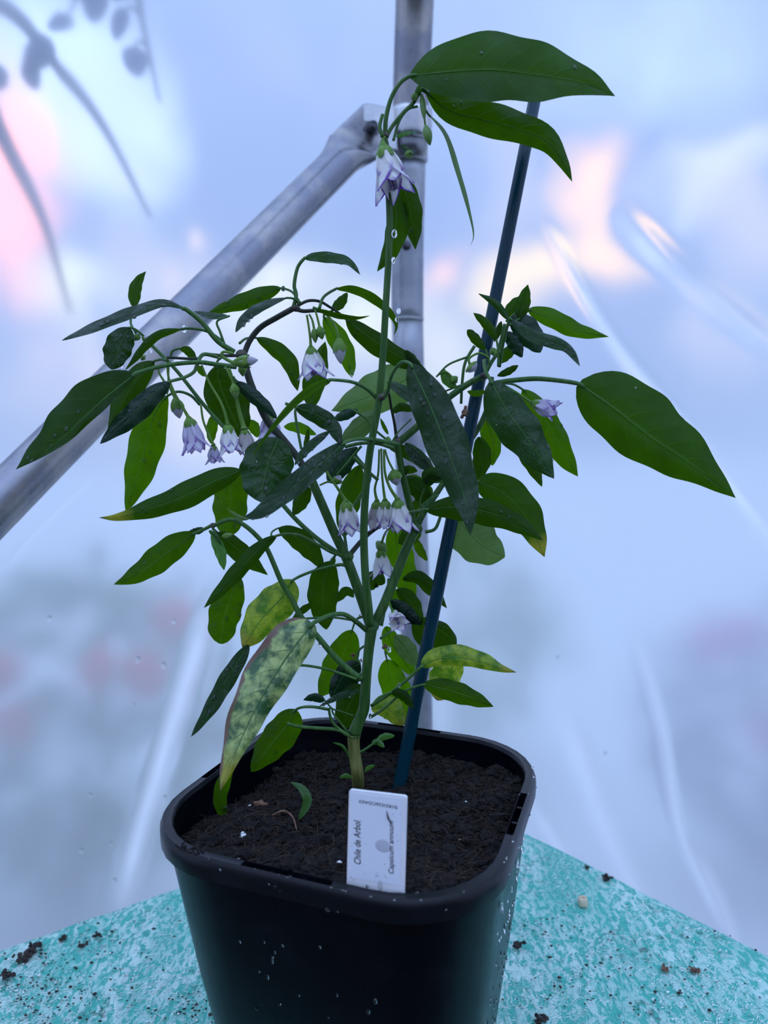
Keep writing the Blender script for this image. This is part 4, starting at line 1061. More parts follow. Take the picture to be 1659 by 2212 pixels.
leaf('D', [(10, 1010), (-20, 1030), (-50, 1060)], 22, 26, 'g', (1, 1), (.5, .5), .5, 1.3, None)
# lower left
leaf('E', [(655, 568), (520, 660), (350, 790), (230, 860), (135, 896)], 86, 92, 'b', (-1.5, -2.5), (.4, .35), .40, 1.55, [(775, 512), (710, 545), (655, 568)], None, 7, drops=4)
leaf('E', [(715, 540), (670, 555), (610, 560)], 22, 24, 'w', (-1, -1), (.5, .5), .4, 1.4, None)
leaf('E', [(765, 570), (815, 680), (842, 806)], 38, 38, 's', (-1.5, -1.5), (.6, -.4), .42, 1.4, None)
leaf('E', [(800, 565), (920, 665), (1030, 760), (1122, 836)], 62, 70, 'g', (1, 1.5), (.4, .5), .36, 1.5, [(770, 540), (800, 565)], (-1, 1), 5)
leaf('E', [(745, 550), (790, 590), (830, 650)], 18, 18, 's', (-1.5, -1.5), (.5, .5), .4, 1.4, None)
leaf('E', [(1180, 583), (1060, 675), (900, 850), (800, 960), (713, 1046)], 48, 58, 'g', (-2, -3.5), (.4, .5), .45, 1.45, [(1610, 712), (1530, 690), (1440, 640), (1330, 585), (1250, 572), (1180, 583)], (0, -2), 7)
leaf('G', [(478, 225), (430, 380), (372, 560), (346, 752)], 118, 132, 'b', (1, 1), (.3, .3), .55, .95, None, drops=9)
leaf('G', [(900, 262), (820, 390), (660, 560), (515, 785)], 150, 150, 'y', (-.5, -1), (.4, .5), .42, 1.25, [(1310, 150), (1262, 142), (1110, 175), (980, 220), (900, 262)], (0, -.5), 7)
leaf('G', [(1055, 595), (900, 790), (740, 1030), (590, 1300), (450, 1610), (343, 1882)], 135, 235, 'c', (-5, -8.5), (.35, .35), .30, 1.25, [(1470, 650), (1400, 590), (1300, 527), (1200, 527), (1120, 560), (1055, 595)], (0, -5), 11, drops=16)
leaf('G', [(560, 760), (400, 1010), (255, 1260), (118, 1468)], 72, 62, 'w', (-2, -4), (-.3, .5), .40, 1.35, None, drops=18)
leaf('G', [(925, 1262), (840, 1400), (710, 1560), (580, 1738)], 135, 125, 'b', (1, .5), (.3, .4), .38, 1.25, [(1180, 1258), (1050, 1236), (970, 1240), (925, 1262)], (0, 1), 6, drops=4)
leaf('G', [(420, 1690), (345, 1900), (355, 2040), (425, 2158)], 58, 60, 'b', (-3.2, -3.0), (.5, .5), .40, 1.3, None, drops=4)
leaf('E', [(1385, 270), (1335, 360), (1285, 452)], 52, 48, 'g', (1, 1), (.4, .4), .45, 1.4, None)
leaf('E', [(1420, 1015), (1350, 1060), (1275, 1125)], 22, 26, 'g', (2, 2), (.4, .4), .45, 1.4, None)
leaf('E', [(1545, 715), (1530, 760), (1480, 790)], 20, 20, 'g', (2, 2), (.4, .4), .45, 1.4, None)
# lower right and base
leaf('H', [(432, 250), (380, 400), (305, 550), (212, 695)], 105, 108, 'b', (4, 5), (.3, .3), .42, 1.35, [(448, 200), (432, 250)], None, 4)
leaf('H', [(485, 470), (400, 520), (335, 620), (295, 705)], 110, 66, 'd', (2.5, 2.5), (.4, .4), .45, 1.2, [(520, 350), (480, 380), (465, 430), (485, 470)], None, 5)
leaf('H', [(490, 610), (430, 710), (395, 800), (385, 905)], 90, 92, 'g', (2, 2), (.4, .4), .45, 1.2, None)
leaf('H', [(478, 652), (350, 692), (210, 757)], 22, 30, 'w', (-1, -3), (-1, 1.5), .35, 1.4, None, drops=6)
leaf('H', [(252, 716), (180, 692), (108, 712)], 34, 26, 'd', (-1, -1), (.4, .4), .4, 1.4, [(445, 820), (360, 790), (300, 770), (252, 716)], (0, -1), 4)
leaf('H', [(890, 492), (1000, 442), (1150, 432), (1300, 465), (1420, 508), (1522, 530)], 88, 58, 'y', (-1.5, -3), (.5, .4), .36, 1.55, [(560, 752), (680, 672), (800, 575), (890, 492)], (0, -1.5), 7)
leaf('H', [(905, 610), (1050, 642), (1200, 690), (1370, 757)], 76, 72, 'b', (-1.5, -2.5), (.4, .4), .42, 1.45, [(548, 832), (640, 772), (760, 668), (840, 630), (905, 610)], (0, -1.5), 6)
leaf('H', [(1130, 400), (1090, 520), (1040, 630), (995, 715)], 85, 130, 'y', (3, 3), (.4, .4), .5, 1.1, None)
leaf('H', [(662, 445), (690, 560), (745, 700), (790, 880)], 98, 96, 'b', (4, 4), (.3, .3), .42, 1.2, [(650, 390), (662, 445)], None, 4)
leaf('H', [(690, 662), (770, 680), (842, 770)], 34, 36, 'g', (-1, -1.5), (.5, .5), .42, 1.4, [(566, 745), (620, 692), (690, 662)], None, 5)
leaf('H', [(560, 770), (670, 770), (770, 880)], 90, 70, 'y', (3, 3), (.4, .4), .45, 1.2, None)
leaf('H', [(655, 225), (700, 350), (780, 460), (850, 560)], 72, 66, 'b', (4, 4), (.4, .4), .42, 1.3, None)
leaf('H', [(715, 285), (790, 370), (865, 490)], 64, 66, 'u', (3, 3), (.4, .4), .45, 1.3, None)
leaf('H', [(830, 200), (960, 225), (1060, 280), (1120, 365)], 60, 175, 'g', (3, 3), (.4, .3), .45, 1.1, [(620, 305), (700, 250), (760, 212), (830, 200)], (.5, 3), 5)
leaf('H', [(700, 60), (770, 130), (890, 205)], 45, 50, 'd', (2.5, 2.5), (.4, .4), .45, 1.3, None)
for mid, a in (([(405, 1080), (370, 1020), (302, 994)], 10), ([(560, 1010), (600, 990), (648, 1028)], 22), ([(590, 985), (650, 955), (716, 950)], 24), ([(515, 1190), (545, 1160), (584, 1145)], 15), ([(432, 1232), (390, 1215), (348, 1228)], 18)):
    leaf('H', mid, a, a, 's', (-1.5, -2), (.5, .5), .5, 1.5, None, name='side_leaf')
stem('side_shoot', 'H', [(488, 1060), (520, 1040), (560, 1012), (600, 985)], 7, 4, MST, -1.2, -1.8)
stem('side_shoot', 'H', [(408, 1090), (402, 1060), (385, 1030)], 5, 3, MST, -1.2, -1.8)
# bare leaf stalks and thin shoots
for z, pts, w0, w1, d in (('H', [(410, 950), (340, 912), (200, 900), (80, 890), (0, 868)], 9, 7, -1), ('H', [(395, 945), (310, 870), (280, 790), (290, 760)], 8, 5, -1), ('H', [(400, 920), (350, 860), (305, 800), (300, 770)], 5, 4, -.5),
                         ('H', [(460, 575), (380, 545), (250, 505), (100, 482), (60, 500)], 6, 6, -1), ('H', [(270, 775), (180, 760), (80, 765), (30, 800)], 6, 5, -1), ('H', [(520, 160), (480, 165), (440, 182), (300, 165), (60, 175)], 6, 5, .5),
                         ('F', [(840, 560), (900, 500), (960, 470)], 7, 5, 1), ('F', [(690, 188), (600, 160), (500, 158), (400, 180)], 9, 8, -1), ('F', [(500, 175), (420, 270), (350, 350)], 6, 5, -.5),
                         ('F', [(880, 690), (940, 670), (975, 590)], 8, 7, 1), ('F', [(450, 240), (520, 310), (600, 380)], 8, 7, .5), ('D', [(375, 580), (290, 600), (180, 640)], 5, 4, 1.5), ('D', [(300, 470), (200, 510), (140, 570)], 5, 4, .5),
                         ('D', [(325, 420), (280, 500), (265, 600), (260, 700)], 7, 6, 2), ('C', [(766, 1214), (758, 1250), (772, 1350), (800, 1500)], 6, 6, -1), ('C', [(1140, 1220), (1250, 1290), (1300, 1360), (1420, 1460)], 6, 5, .5),
                         ('C', [(1420, 1460), (1470, 1380), (1560, 1290)], 4, 3, .5), ('A', [(300, 700), (285, 650), (300, 585)], 9, 7, -3), ('A', [(355, 720), (385, 620), (430, 560), (480, 545)], 6, 5, -2.5)):
    stem('shoot', z, pts, w0, w1, MST, d, d, 7)

# ---- flowers and buds
def calyx_mesh(c, ax, r, h, parent, teeth=5):
    u, b, a = frame_to(ax); v = []; f = []; n = 20
    rows = [(0, .34), (.18, .60), (.45, .92), (.75, 1.06), (1.0, 1.04)]
    for t, q in rows:
        for k in range(n):
            an = 2*math.pi*k/n; rib = 1+.10*math.cos(teeth*an)*min(1, t*2)
            tt = t+(.16*max(0, math.cos(teeth*an)) if t == 1.0 else 0)
            v.append(c+a*(h*tt)+(u*math.cos(an)+b*math.sin(an))*(r*q*rib))
    for i in range(len(rows)-1):
        for k in range(n): f.append((i*n+k, i*n+(k+1) % n, (i+1)*n+(k+1) % n, (i+1)*n+k))
    return mk('calyx', v, f, MCAL, parent, origin=c)
def petal(c, ax, ang, L_, r0, R1_, hw, mat, parent, R, curl=.15, foc=1.0):
    u, b, a = frame_to(ax)
    rad = u*math.cos(ang)+b*math.sin(ang); tan = a.cross(rad)
    v = []; uv = []; f = []; n = 9; m = 4
    bend = R.uniform(-.1, .1)
    for i in range(n+1):
        t = i/n
        rr = r0+(R1_-r0)*(t**1.35)+curl*L_*.3*max(0, t-.7)
        al = L_*(t-.12*t*t*curl*3)
        w_ = hw*(.62+.38*math.sin(min(1, t/.45)*math.pi/2))*(1-max(0, (t-.45)/.55)**1.7)
        w_ = max(w_, hw*.03)
        for j in range(-m, m+1):
            x = j/m
            dn = -abs(x)**1.6*w_*.35
            v.append(c+a*al+rad*(rr+dn+.04*L_*math.sin(x*3+t*4+bend*20)*t)+tan*(x*w_+bend*L_*t*t*.6)); uv.append((t, (x+1)/2))
    q = 2*m+1
    for i in range(n):
        for j in range(q-1): f.append((i*q+j, i*q+j+1, (i+1)*q+j+1, (i+1)*q+j))
    return mk('petal', v, f, mat, parent, origin=c, uv=uv)
FSEED = [0]
def flower(zone, calyx, tip, d, spread, ped=None, mat=None, petals=6, lean=0.0, wid=.30, stam=True, pw=6, label=None):
    """calyx: top of calyx, tip: end of the corolla (pixels); spread: corolla mouth radius / length"""
    FSEED[0] += 1; R = random.Random(FSEED[0]*31)
    mat = mat or MPET
    c = W(zone, (*calyx, d)); e = W(zone, (*tip, d+lean)); ax = (e-c); Lt = ax.length; ax.normalize()
    ch = Lt*.26; r = Lt*.16
    cc = c+ax*ch*.75
    u, b, a = frame_to(ax)
    # corolla tube
    v = []; f = []; n = 16
    for t, q in ((0, .75), (.12, .85), (.26, 1.0)):
        for k in range(n):
            an = 2*math.pi*k/n; v.append(cc+a*(Lt*t)+(u*math.cos(an)+b*math.sin(an))*(r*q))
    for i in range(2):
        for k in range(n): f.append((i*n+k, i*n+(k+1) % n, (i+1)*n+(k+1) % n, (i+1)*n+k))
    f.append(tuple(range(n-1, -1, -1)))
    fl = mk('flower', v, f, mat, plant, origin=c, uv=[(0.1, .5)]*len(v))
    calyx_mesh(c, ax, r*1.05, ch, fl)
    a0 = R.uniform(0, 6.28); LP = Lt-ch*.75
    for k in range(petals):
        petal(cc, ax, a0+2*math.pi*k/petals+R.uniform(-.12, .12), LP*R.uniform(.9, 1.04), r*.85, Lt*spread*1.08*R.uniform(.75, 1.15), Lt*wid*1.12*R.uniform(.85, 1.05), mat, fl, R, R.uniform(0, .3))
    if stam:
        for k in range(5):
            an = a0+k*1.256; q = cc+(u*math.cos(an)+b*math.sin(an))*r*.35
            vv, ff = tube_data([q+ax*Lt*.15, q+ax*Lt*.5, q+ax*Lt*.64], [Lt*.018, Lt*.022, Lt*.035], 6, 7); mk('stamen', vv, ff, MSTAM, fl, origin=q)
    if ped:
        q = path(zone, ped, d if ped_d is None else ped_d, d); q.append(c+ax*ch*.1)
        w0 = px2m('X', pw, c.y)/2
        tube('flower_stalk', q, [w0*(.75+.3*i/(len(q)-1)+1.2*(i/(len(q)-1))**5) for i in range(len(q))], MCAL, fl, 7)
    return fl
ped_d = None
flower('A', (300, 745), (370, 1010), -3, .34, [(312, 700), (300, 720)], petals=6, lean=-.5, wid=.24, pw=9)
flower('C', (865, 790), (892, 1030), 1, .50, [(838, 575), (852, 660), (862, 740), (865, 790)], petals=6, wid=.26)
flower('B', (1205, 1130), (1262, 1365), -1, .40, [(1068, 780), (1080, 880), (1120, 980), (1165, 1060), (1205, 1130)], MPET2, petals=6, wid=.26)
flower('B', (1455, 1172), (1482, 1388), -1, .42, [(1290, 798), (1340, 910), (1400, 1010), (1435, 1090), (1455, 1172)], petals=6, wid=.26)
flower('B', (1560, 1200), (1590, 1370), -.5, .34, [(1465, 815), (1490, 900), (1512, 1010), (1535, 1110), (1560, 1200)], MPETW, petals=5, pw=9)
flower('B', (1365, 1305), (1375, 1435), 0, .42, [(1285, 1050), (1300, 1150), (1335, 1240), (1365, 1305)], MPET2, petals=5)
flower('C', (575, 1250), (590, 1460), .8, .45, None, MPET2, petals=6)
flower('F', (405, 500), (440, 725), -.5, .34, [(270, 300), (335, 395), (405, 500)], petals=6, wid=.27, pw=7)
flower('F', (592, 500), (585, 680), 1, .32, [(606, 195), (600, 340), (580, 430), (592, 500)], MPETW, petals=5, wid=.24)
flower('F', (640, 495), (652, 690), .3, .34, [(618, 190), (622, 330), (630, 420), (640, 495)], petals=5, wid=.26)
flower('F', (712, 490), (745, 705), -.4, .40, [(634, 195), (640, 330), (668, 420), (712, 490)], petals=6, wid=.27, pw=7)
flower('F', (612, 790), (635, 965), 2, .52, [(690, 640), (640, 700), (612, 790)], petals=6, wid=.22)
flower('F', (690, 1160), (728, 1250), 0, .42, [(665, 1110), (675, 1140), (690, 1160)], petals=5, wid=.34, pw=5, lean=-1.2)
flower('D', (600, 695), (735, 738), -.5, .36, [(450, 600), (520, 640), (600, 695)], MPET2, petals=5, wid=.28, lean=-.6)
def bud(zone, p0, p1, wpx, d, ped=None, mat=None, cal=True, pw=5, frac=.55):
    """p0: stalk end, p1: bud tip"""
    a = W(zone, (*p0, d)); e = W(zone, (*p1, d)); ax = e-a; Lt = ax.length; ax.normalize(); u, b, _ = frame_to(ax)
    r = px2m(zone, wpx/2, a.y); v = []; f = []; n = 14; rows = 11; uv = []
    for i in range(rows):
        t = i/(rows-1); q = math.sin(math.pi*min(1, max(0, t))**.85)**.75 if 0 < t < 1 else 0.04
        if t < .3 : q = max(q, .5*t/.3+.25)
        for k in range(n):
            an = 2*math.pi*k/n; v.append(a+ax*(Lt*t)+(u*math.cos(an)+b*math.sin(an))*(r*max(q, .05))); uv.append((t*.75, .5+.4*math.sin(5*an/2)))
    for i in range(rows-1):
        for k in range(n): f.append((i*n+k, i*n+(k+1) % n, (i+1)*n+(k+1) % n, (i+1)*n+k))
    f.append(tuple(range(n-1, -1, -1))); f.append(tuple((rows-1)*n+k for k in range(n)))
    bo = mk('flower_bud', v, f, mat or MBUD, plant, origin=a, uv=uv)
    if cal: calyx_mesh(a-ax*Lt*.02, ax, r*1.04, Lt*frac, bo)
    if ped:
        q = path(zone, ped, d, d); q.append(a+ax*Lt*.08); w0 = px2m('X', pw, a.y)/2
        tube('flower_stalk', q, [w0*(.8+.4*i/(len(q)-1)) for i in range(len(q))], MCAL, bo, 7)
bud('A', (518, 640), (543, 745), 46, -2.5, [(490, 470), (508, 560), (518, 640)], cal=False, pw=4)
bud('A', (500, 480), (515, 620), 30, -2.7, None, cal=False)
bud('A', (430, 770), (440, 815), 40, -2.6, None)
bud('A', (455, 480), (475, 515), 34, -2.8, None)
bud('B', (1120, 1010), (1150, 1138), 76, -.5, [(1080, 790), (1078, 900), (1100, 970), (1120, 1010)], MBUDW)
bud('C', (1058, 740), (1072, 912), 82, .5, [(950, 555), (1000, 600), (1040, 670), (1058, 740)], MBUDW, frac=.5, pw=6)
bud('C', (888, 670), (898, 770), 46, .8, [(855, 570), (875, 610), (888, 670)])
bud('C', (925, 655), (945, 745), 56, .6, [(895, 540), (910, 590), (925, 655)])
bud('C', (330, 905), (503, 885), 78, -2, [(330, 840), (265, 830), (255, 860), (330, 905)], MBUDW, frac=.62, pw=7)
bud('C', (390, 915), (398, 1000), 52, -1, None)
bud('C', (335, 1050), (350, 1150), 62, -1, [(275, 930), (310, 1000), (335, 1050)])
bud('B', (1050, 900), (1070, 985), 44, .5, [(1010, 800), (1020, 850), (1050, 900)])
bud('B', (890, 600), (860, 640), 40, 2.5, None)
bud('B', (915, 640), (945, 610), 34, 2.3, None, MBUDW)
bud('B', (905, 740), (930, 760), 36, 1.5, None)
bud('F', (690, 320), (712, 412), 76, .3, [(640, 195), (660, 260), (690, 320)], MBUDW)
bud('F', (345, 400), (375, 350), 54, -.3, [(250, 410), (300, 390), (345, 400)], MBUDW)
bud('F', (640, 140), (680, 145), 44, 0, None)
bud('D', (300, 510), (330, 540), 62, -1, [(400, 480), (350, 455), (300, 480)], MBUDW, frac=.4)
bud('D', (410, 430), (425, 470), 34, 0, None)
bud('D', (430, 440), (440, 480), 28, -.3, None)
bud('D', (215, 570), (240, 600), 40, 1, [(150, 560), (185, 545), (215, 570)])
bud('E', (830, 590), (900, 575), 34, -1.5, None)
bud('F', (590, 745), (650, 810), 62, 2.2, None, MBUD, False)
# withered flower remains
for z, c, r, d in (('D', (275, 740), 26, -.5), ('H', (440, 420), 16, 1.5), ('H', (490, 450), 10, 1.5), ('H', (640, 360), 20, -.5), ('F', (490, 1190), 8, -1)):
    mb = MB(); q = W(z, (*c, d)); rr = px2m(z, r, q.y); R = random.Random(int(c[0]))
    for i in range(9):
        o_ = Vector((R.gauss(0, 1), R.gauss(0, 1), R.gauss(0, 1.2)))*rr*.4
        mb.add(*lump(q+o_, rr*R.uniform(.25, .5), R, 1, 1, 1.4, .35))
    o = mk('withered_flower', mb.v, mb.f, MDRY, plant, origin=q); o['label'] = 'shrivelled brown flower remains'
# hanging water drops on the stems
for (px, py, r, d) in [(852, 505, 6.5, -2.4), (850, 562, 5, -2.4), (612, 624, 4.5, 1.6), (861, 672, 5, 1.5), (857, 690, 4, 1.5), (398, 710, 6, 0), (760, 806, 5, 1.8), (325, 757, 4, 2), (692, 1392, 5, -.8), (841, 1403, 5, -.8), (800, 1547, 4, -.5), (862, 1480, 4, -1)]:
    c = P(px, py, Y0+d*.01); v, f = dome(c, (0, -1, 0), px2m('X', r, c.y), 1.0, 1.5, (0, 0, 1)); mk('water_drop', v, f, MWAT, plant, origin=c)

# ------------------------------------------------------------------ litter on the compost and cloth
def strip_leaf(name, pts, w, mat, label, cat):
    c = crom(pts, 14); v = []; uv = []
    for i, q in enumerate(c):
        t = i/13; q = Vector(q); T = Vector(c[min(i+1, 13)])-Vector(c[max(i-1, 0)]); s = T.cross(Vector((0, -.6, .8))).normalized()
        ww = w*prof_fn(min(.99, max(.01, t)), .55, 1.4)
        for x in (-1, -.5, 0, .5, 1): v.append(q+s*ww*x+Vector((0, 0, abs(x)*ww*.4))); uv.append((t, (x+1)/2))
    f = [(i*5+j, i*5+j+1, (i+1)*5+j+1, (i+1)*5+j) for i in range(13) for j in range(4)]
    return tag(mk(name, v, f, mat, origin=pts[0], uv=uv), label, cat)
def S(px, py, h=0.0): return on_soil(px, py)+Vector((0, 0, h))
q1 = S(645, 1775, .001); q0 = P(628, 1690, q1.y+.004)
strip_leaf('fallen_leaf', [q0, P(652, 1706, q1.y+.002), P(664, 1735, q1.y), q1], .0028, LM['s'], 'curled thin green leaf standing on the compost, tip upward', 'leaf')
tag(tube('dead_stalk', [S(588, 1768, .002), S(612, 1765, .004), S(632, 1778, .004), S(641, 1797, .001)], [.0007, .0007, .0006, .0004], MDRY), 'thin dead leaf stalk arched over the compost', 'stalk')
mb = MB(); q = S(562, 1745, .0015)
for i in range(7): mb.add(*lump(q+Vector((rnd.uniform(-.004, .004), rnd.uniform(-.002, .002), rnd.uniform(0, .002))), .0018, rnd, 1.5, 1, .5, .4))
tag(mk('dried_leaf_scrap', mb.v, mb.f, MDRY, origin=q), 'orange brown dried leaf scrap lying on the compost', 'leaf')
def on_table(px, py): return PZ(px, py, 0.0)
MCRUMB = simple('soil_crumb', (.015, .012, .010), (.045, .032, .024), 300, .9, bmp=.8)
CR = [(70, 2056, .0062, 'largest dark soil clod on the cloth near its hanging edge', 1), (45, 2075, .005, 'dark soil clod beside the largest clod on the cloth', 1), (14, 2110, .005, 'dark soil clod at the outer end of the clod row on the cloth', 1),
      (210, 2023, .003, 'small soil clod apart from the row, towards the pot', 1), (180, 2045, .0036, 'crumbly soil clod between the clod row and the pot', 1), (1312, 1899, .0042, 'round soil clod balanced on the edge of the bench cloth', 1),
      (1268, 1876, .0026, 'smaller soil clod on the edge of the cloth, next to a round one', 1), (1118, 2046, .0042, 'soil clod on the cloth right beside the pot', 1), (1165, 2205, .0045, 'soil clod on the cloth in front of the pot corner', 1), (1500, 2098, .0034, 'reddish bark crumb on the cloth', 2),
      (1435, 2095, .0034, 'long bark crumb on the cloth beside a reddish one', 2), (1467, 2147, .002, 'tiny soil crumb on the open cloth', 1), (136, 2030, .003, 'soil crumb clinging to the clod row on the cloth', 1)]
R6 = random.Random(6)
for (px, py, r, lab, kk) in CR:
    p = on_table(px, py); mb = MB()
    for i in range(22):
        mb.add(*lump(p+Vector((R6.gauss(0, r*.5), R6.gauss(0, r*.42), r*.15+abs(R6.gauss(0, r*.3)))), r*R6.uniform(.14, .42), R6, R6.uniform(.8, 1.5), 1, .8, .4))
    tag(mk('soil_clod' if kk == 1 else 'bark_crumb', mb.v, mb.f, MCRUMB if kk == 1 else MDRY, origin=p, smooth=False), lab, 'soil clod' if kk == 1 else 'bark', 'soil clods on the cloth' if kk == 1 else 'bark crumbs on the cloth')
# hollow beige chip
p = on_table(1259, 1954); v = []; f = []; n = 10; r = .0037
for (rr, z) in ((1.0, 0), (1.05, .0045), (.9, .0068), (.35, .0066), (.3, .004)):
    for k in range(n):
        an = 2*math.pi*k/n; q = 1/(max(abs(math.cos(an)), abs(math.sin(an)))) if rr > .5 else 1
        v.append(p+Vector((math.cos(an)*r*rr*min(q, 1.22), math.sin(an)*r*rr*min(q, 1.22), z)))
for i in range(4):
    for k in range(n): f.append((i*n+k, i*n+(k+1) % n, (i+1)*n+(k+1) % n, (i+1)*n+k))
f.append(tuple(4*n+k for k in range(n)))
tag(mk('beige_chip', v, f, simple('beige_chip', (.55, .42, .26), (.72, .60, .42), 200, .8), origin=p), 'small square beige chip with a hole, lying on the cloth', 'chip')
# scattered fine crumbs and grit, too many to count
mb = MB(); mw = MB(); R7 = random.Random(9)
cl_sp = [(60, 2130, 90), (40, 2120, 70), (120, 2150, 80), (150, 2080, 90), (1150, 2000, 60), (1300, 2120, 140), (1450, 2180, 120), (430, 2180, 60), (300, 2000, 120), (1400, 2060, 160), (100, 2190, 120)]
for i in range(1000):
    cxx, cyy, sp = R7.choice(cl_sp); p = on_table(R7.gauss(cxx, sp), min(2260, R7.gauss(cyy, sp*.35)))
    rel = p-TC; den = TA.x*TB.y-TA.y*TB.x
    ua = (rel.x*TB.y-rel.y*TB.x)/den; ub = (TA.x*rel.y-TA.y*rel.x)/den
    if ua < .01 or ub < .01: continue
    r = abs(R7.gauss(0, .00035))+.00025
    (mb if R7.random() < .88 else mw).add(*lump(p+Vector((0, 0, r*.4)), r, R7, 1.4, 1, .7, .4))
o = mk('soil_grit', mb.v, mb.f, MCRUMB, smooth=False, origin=(0, .5, 0)); tag(o, 'fine dark soil grit scattered over the turquoise cloth', 'soil', kind='stuff')
o = mk('perlite_grit', mw.v, mw.f, MPERL, smooth=False, origin=(0, .5, 0)); tag(o, 'fine white perlite grit scattered over the turquoise cloth', 'perlite', kind='stuff')

# ------------------------------------------------------------------ garden beyond the film
MBARK = simple('bark', (.05, .045, .05), (.10, .09, .09), 20, .9)
def fol(name, c1, c2):
    m, t, o = new_mat(name)
    rn = NOISE(t, gpos(t), 6, 2).outputs[0]; c = MIXC(t, rn, c1, c2)
    p = princ(t, c, .6, .3); tl = N(t, 'ShaderNodeBsdfTranslucent'); L(t, c, tl.inputs[0])
    mx = N(t, 'ShaderNodeMixShader'); mx.inputs[0].default_value = .4; L(t, p.outputs[0], mx.inputs[1]); L(t, tl.outputs[0], mx.inputs[2]); L(t, mx.outputs[0], o.inputs[0]); return m
MFOL = fol('garden_foliage', (.10, .26, .10), (.20, .34, .12)); MFOL2 = fol('garden_foliage_dusky', (.16, .19, .30), (.22, .26, .36))
MRED = fol('red_blossom', (.85, .06, .08), (.9, .12, .1)); MPINK = fol('pink_blossom', (.9, .22, .55), (.85, .32, .65))
def lens(c, d, nrm, l, w):
    d = Vector(d).normalized(); s = d.cross(Vector(nrm)).normalized(); nn = s.cross(d)
    v = [c+d*l*.5+nn*w*.25]
    for k in range(10):
        an = 2*math.pi*k/10; x = (1-math.cos(an))/2; v.append(c+d*(l*x)+s*(w*math.sin(an)*(1.15-.5*x)))
    return v, [(0, 1+k, 1+(k+1) % 10) for k in range(10)]
def shrub(name, cx, cy, r, h, n, mat, label, group, blossoms=0, bm=None):
    R = random.Random(int(cx*100)+n); e = empty(name, (cx, cy, GZ))
    for i in range(5):
        a = R.uniform(0, 6.28); t = Vector((cx+math.cos(a)*r*.5, cy+math.sin(a)*r*.3, GZ+h*.7))
        tube('stem', [(cx, cy, GZ), (cx+math.cos(a)*r*.15, cy+math.sin(a)*r*.1, GZ+h*.35), t], [.012, .009, .004], MBARK, e, 6)
    mb = MB()
    for i in range(n):
        a, b = R.uniform(0, 6.28), R.uniform(-1, 1); q = R.uniform(.55, 1)**.6
        rr = math.sqrt(1-b*b)
        c = Vector((cx+math.cos(a)*rr*r*q, cy+math.sin(a)*rr*r*q*.7, GZ+h*.55+b*h*.45*q))
        mb.add(*lens(c, (R.gauss(0, 1), R.gauss(0, 1), R.gauss(0, .6)), (R.gauss(0, .5), R.gauss(0, .5), 1), R.uniform(.06, .11), R.uniform(.015, .03)))
    o = mk('foliage', mb.v, mb.f, mat, e, origin=(cx, cy, GZ+h*.5)); o['kind'] = 'stuff'
    for i in range(blossoms):
        a = R.uniform(3.6, 5.8); c = Vector((cx+math.cos(a)*r*.9, cy+math.sin(a)*r*.75, GZ+h*R.uniform(.55, .95)))
        v, f = lump(c, .05, R, 1, 1, 1, .3); mk('blossom', v, f, bm, e, origin=c)
    tag(e, label, 'shrub', group); return e
G_ = 'shrubs outside the film'
shrub('garden_shrub', -.80, 1.95, .46, .92, 700, MFOL, 'green shrub with red blossoms blurred behind the film', G_, 7, MRED)
shrub('garden_shrub', 1.15, 2.1, .46, .80, 500, MFOL2, 'dusky shrub with pink blossoms blurred behind the film', G_, 9, MPINK)
shrub('garden_shrub', .12, 3.0, .6, .9, 600, MFOL, 'low green shrub behind the film, beyond the potted plant', G_)
shrub('garden_shrub', -2.6, 3.0, .7, 1.4, 600, MFOL2, 'tall dusky shrub behind the film at the brace tube side', G_)
shrub('garden_shrub', 2.9, 3.2, .7, 1.3, 600, MFOL, 'tall green shrub behind the film at the stake side', G_)
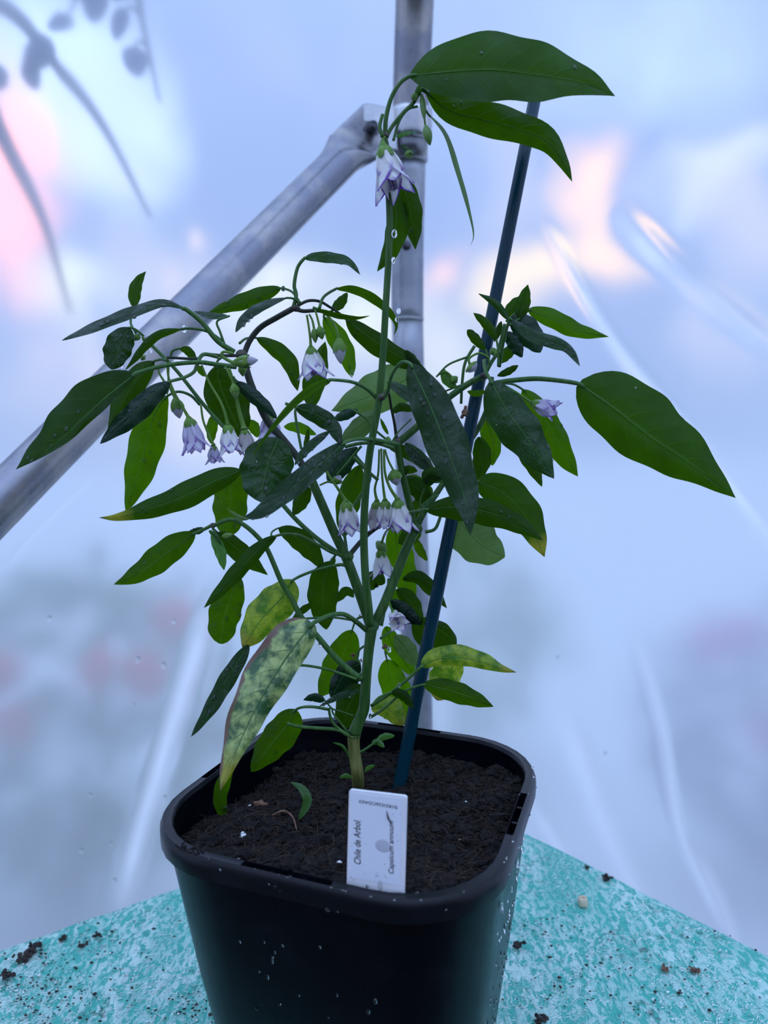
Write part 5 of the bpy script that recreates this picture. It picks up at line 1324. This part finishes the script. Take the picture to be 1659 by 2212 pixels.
# tree leaning over the tunnel, seen through the sheet top left
tx = P(-420, 900, 1.95).x
tree = empty('garden_tree', (tx, 1.95, GZ))
MBARK2 = simple('pale_bark', (.20, .21, .26), (.28, .29, .33), 20, .9)
BR = [([(-420, 900), (-300, 500), (-160, 250)], 1.95, .05, .035), ([(-160, 250), (20, 200), (90, 350), (160, 520), (215, 700)], 1.95, .030, .014), ([(-160, 250), (60, 130), (180, 215), (300, 380), (370, 520)], 1.95, .024, .010),
      ([(60, 130), (170, 60), (240, 90), (300, 90)], 1.95, .012, .007), ([(-160, 250), (100, -60), (330, -40), (360, 120), (390, 300)], 1.95, .018, .008)]
tube('trunk', [(tx, 1.95, GZ), (tx-.02, 1.95, GZ+.6), P(-420, 900, 1.95)], [.07, .06, .052], MBARK2, tree, 10)
for pl, y, r0, r1 in BR: tube('branch', [P(a, b, y) for a, b in pl], [r0+(r1*.4-r0)*i/(len(pl)-1) for i in range(len(pl))], MBARK2, tree, 8)
BP = [Vector(q) for pl, y, r0, r1 in BR for q in crom([P(a, b, y) for a, b in pl], 40)]
R8 = random.Random(21)
for (px, py, l, an) in [(280, 92, 75, 175), (285, 92, 75, 5), (280, 95, 60, 250), (205, 40, 50, 80), (205, 5, 45, 30), (195, 195, 75, 225), (190, 215, 60, 200), (140, 230, 55, 290), (330, 130, 60, 250), (235, 155, 50, 200), (345, 200, 60, 280), (20, 250, 80, 240), (60, 330, 70, 280), (110, 260, 60, 190)]:
    c = P(px, py, 1.93); a = math.radians(an); dr = RGT*math.cos(a)+UPV*math.sin(a)+Vector((0, R8.uniform(-.2, .3), 0))
    ll = l*1.93/F; v, f = lens(c, dr, Vector((R8.uniform(-.3, .3), -1, R8.uniform(-.3, .3))), ll, ll*.42); mk('leaf', v, f, MFOL2, tree, origin=c)
    nb = min(BP, key=lambda q: (q-c).length); tube('twig', [nb, (nb+c)/2+Vector((0, 0, .008)), c+dr*ll*.2], [.005, .004, .003], MBARK2, tree, 6)
tag(tree, 'leaning garden tree silhouetted through the film above the brace tube', 'tree')
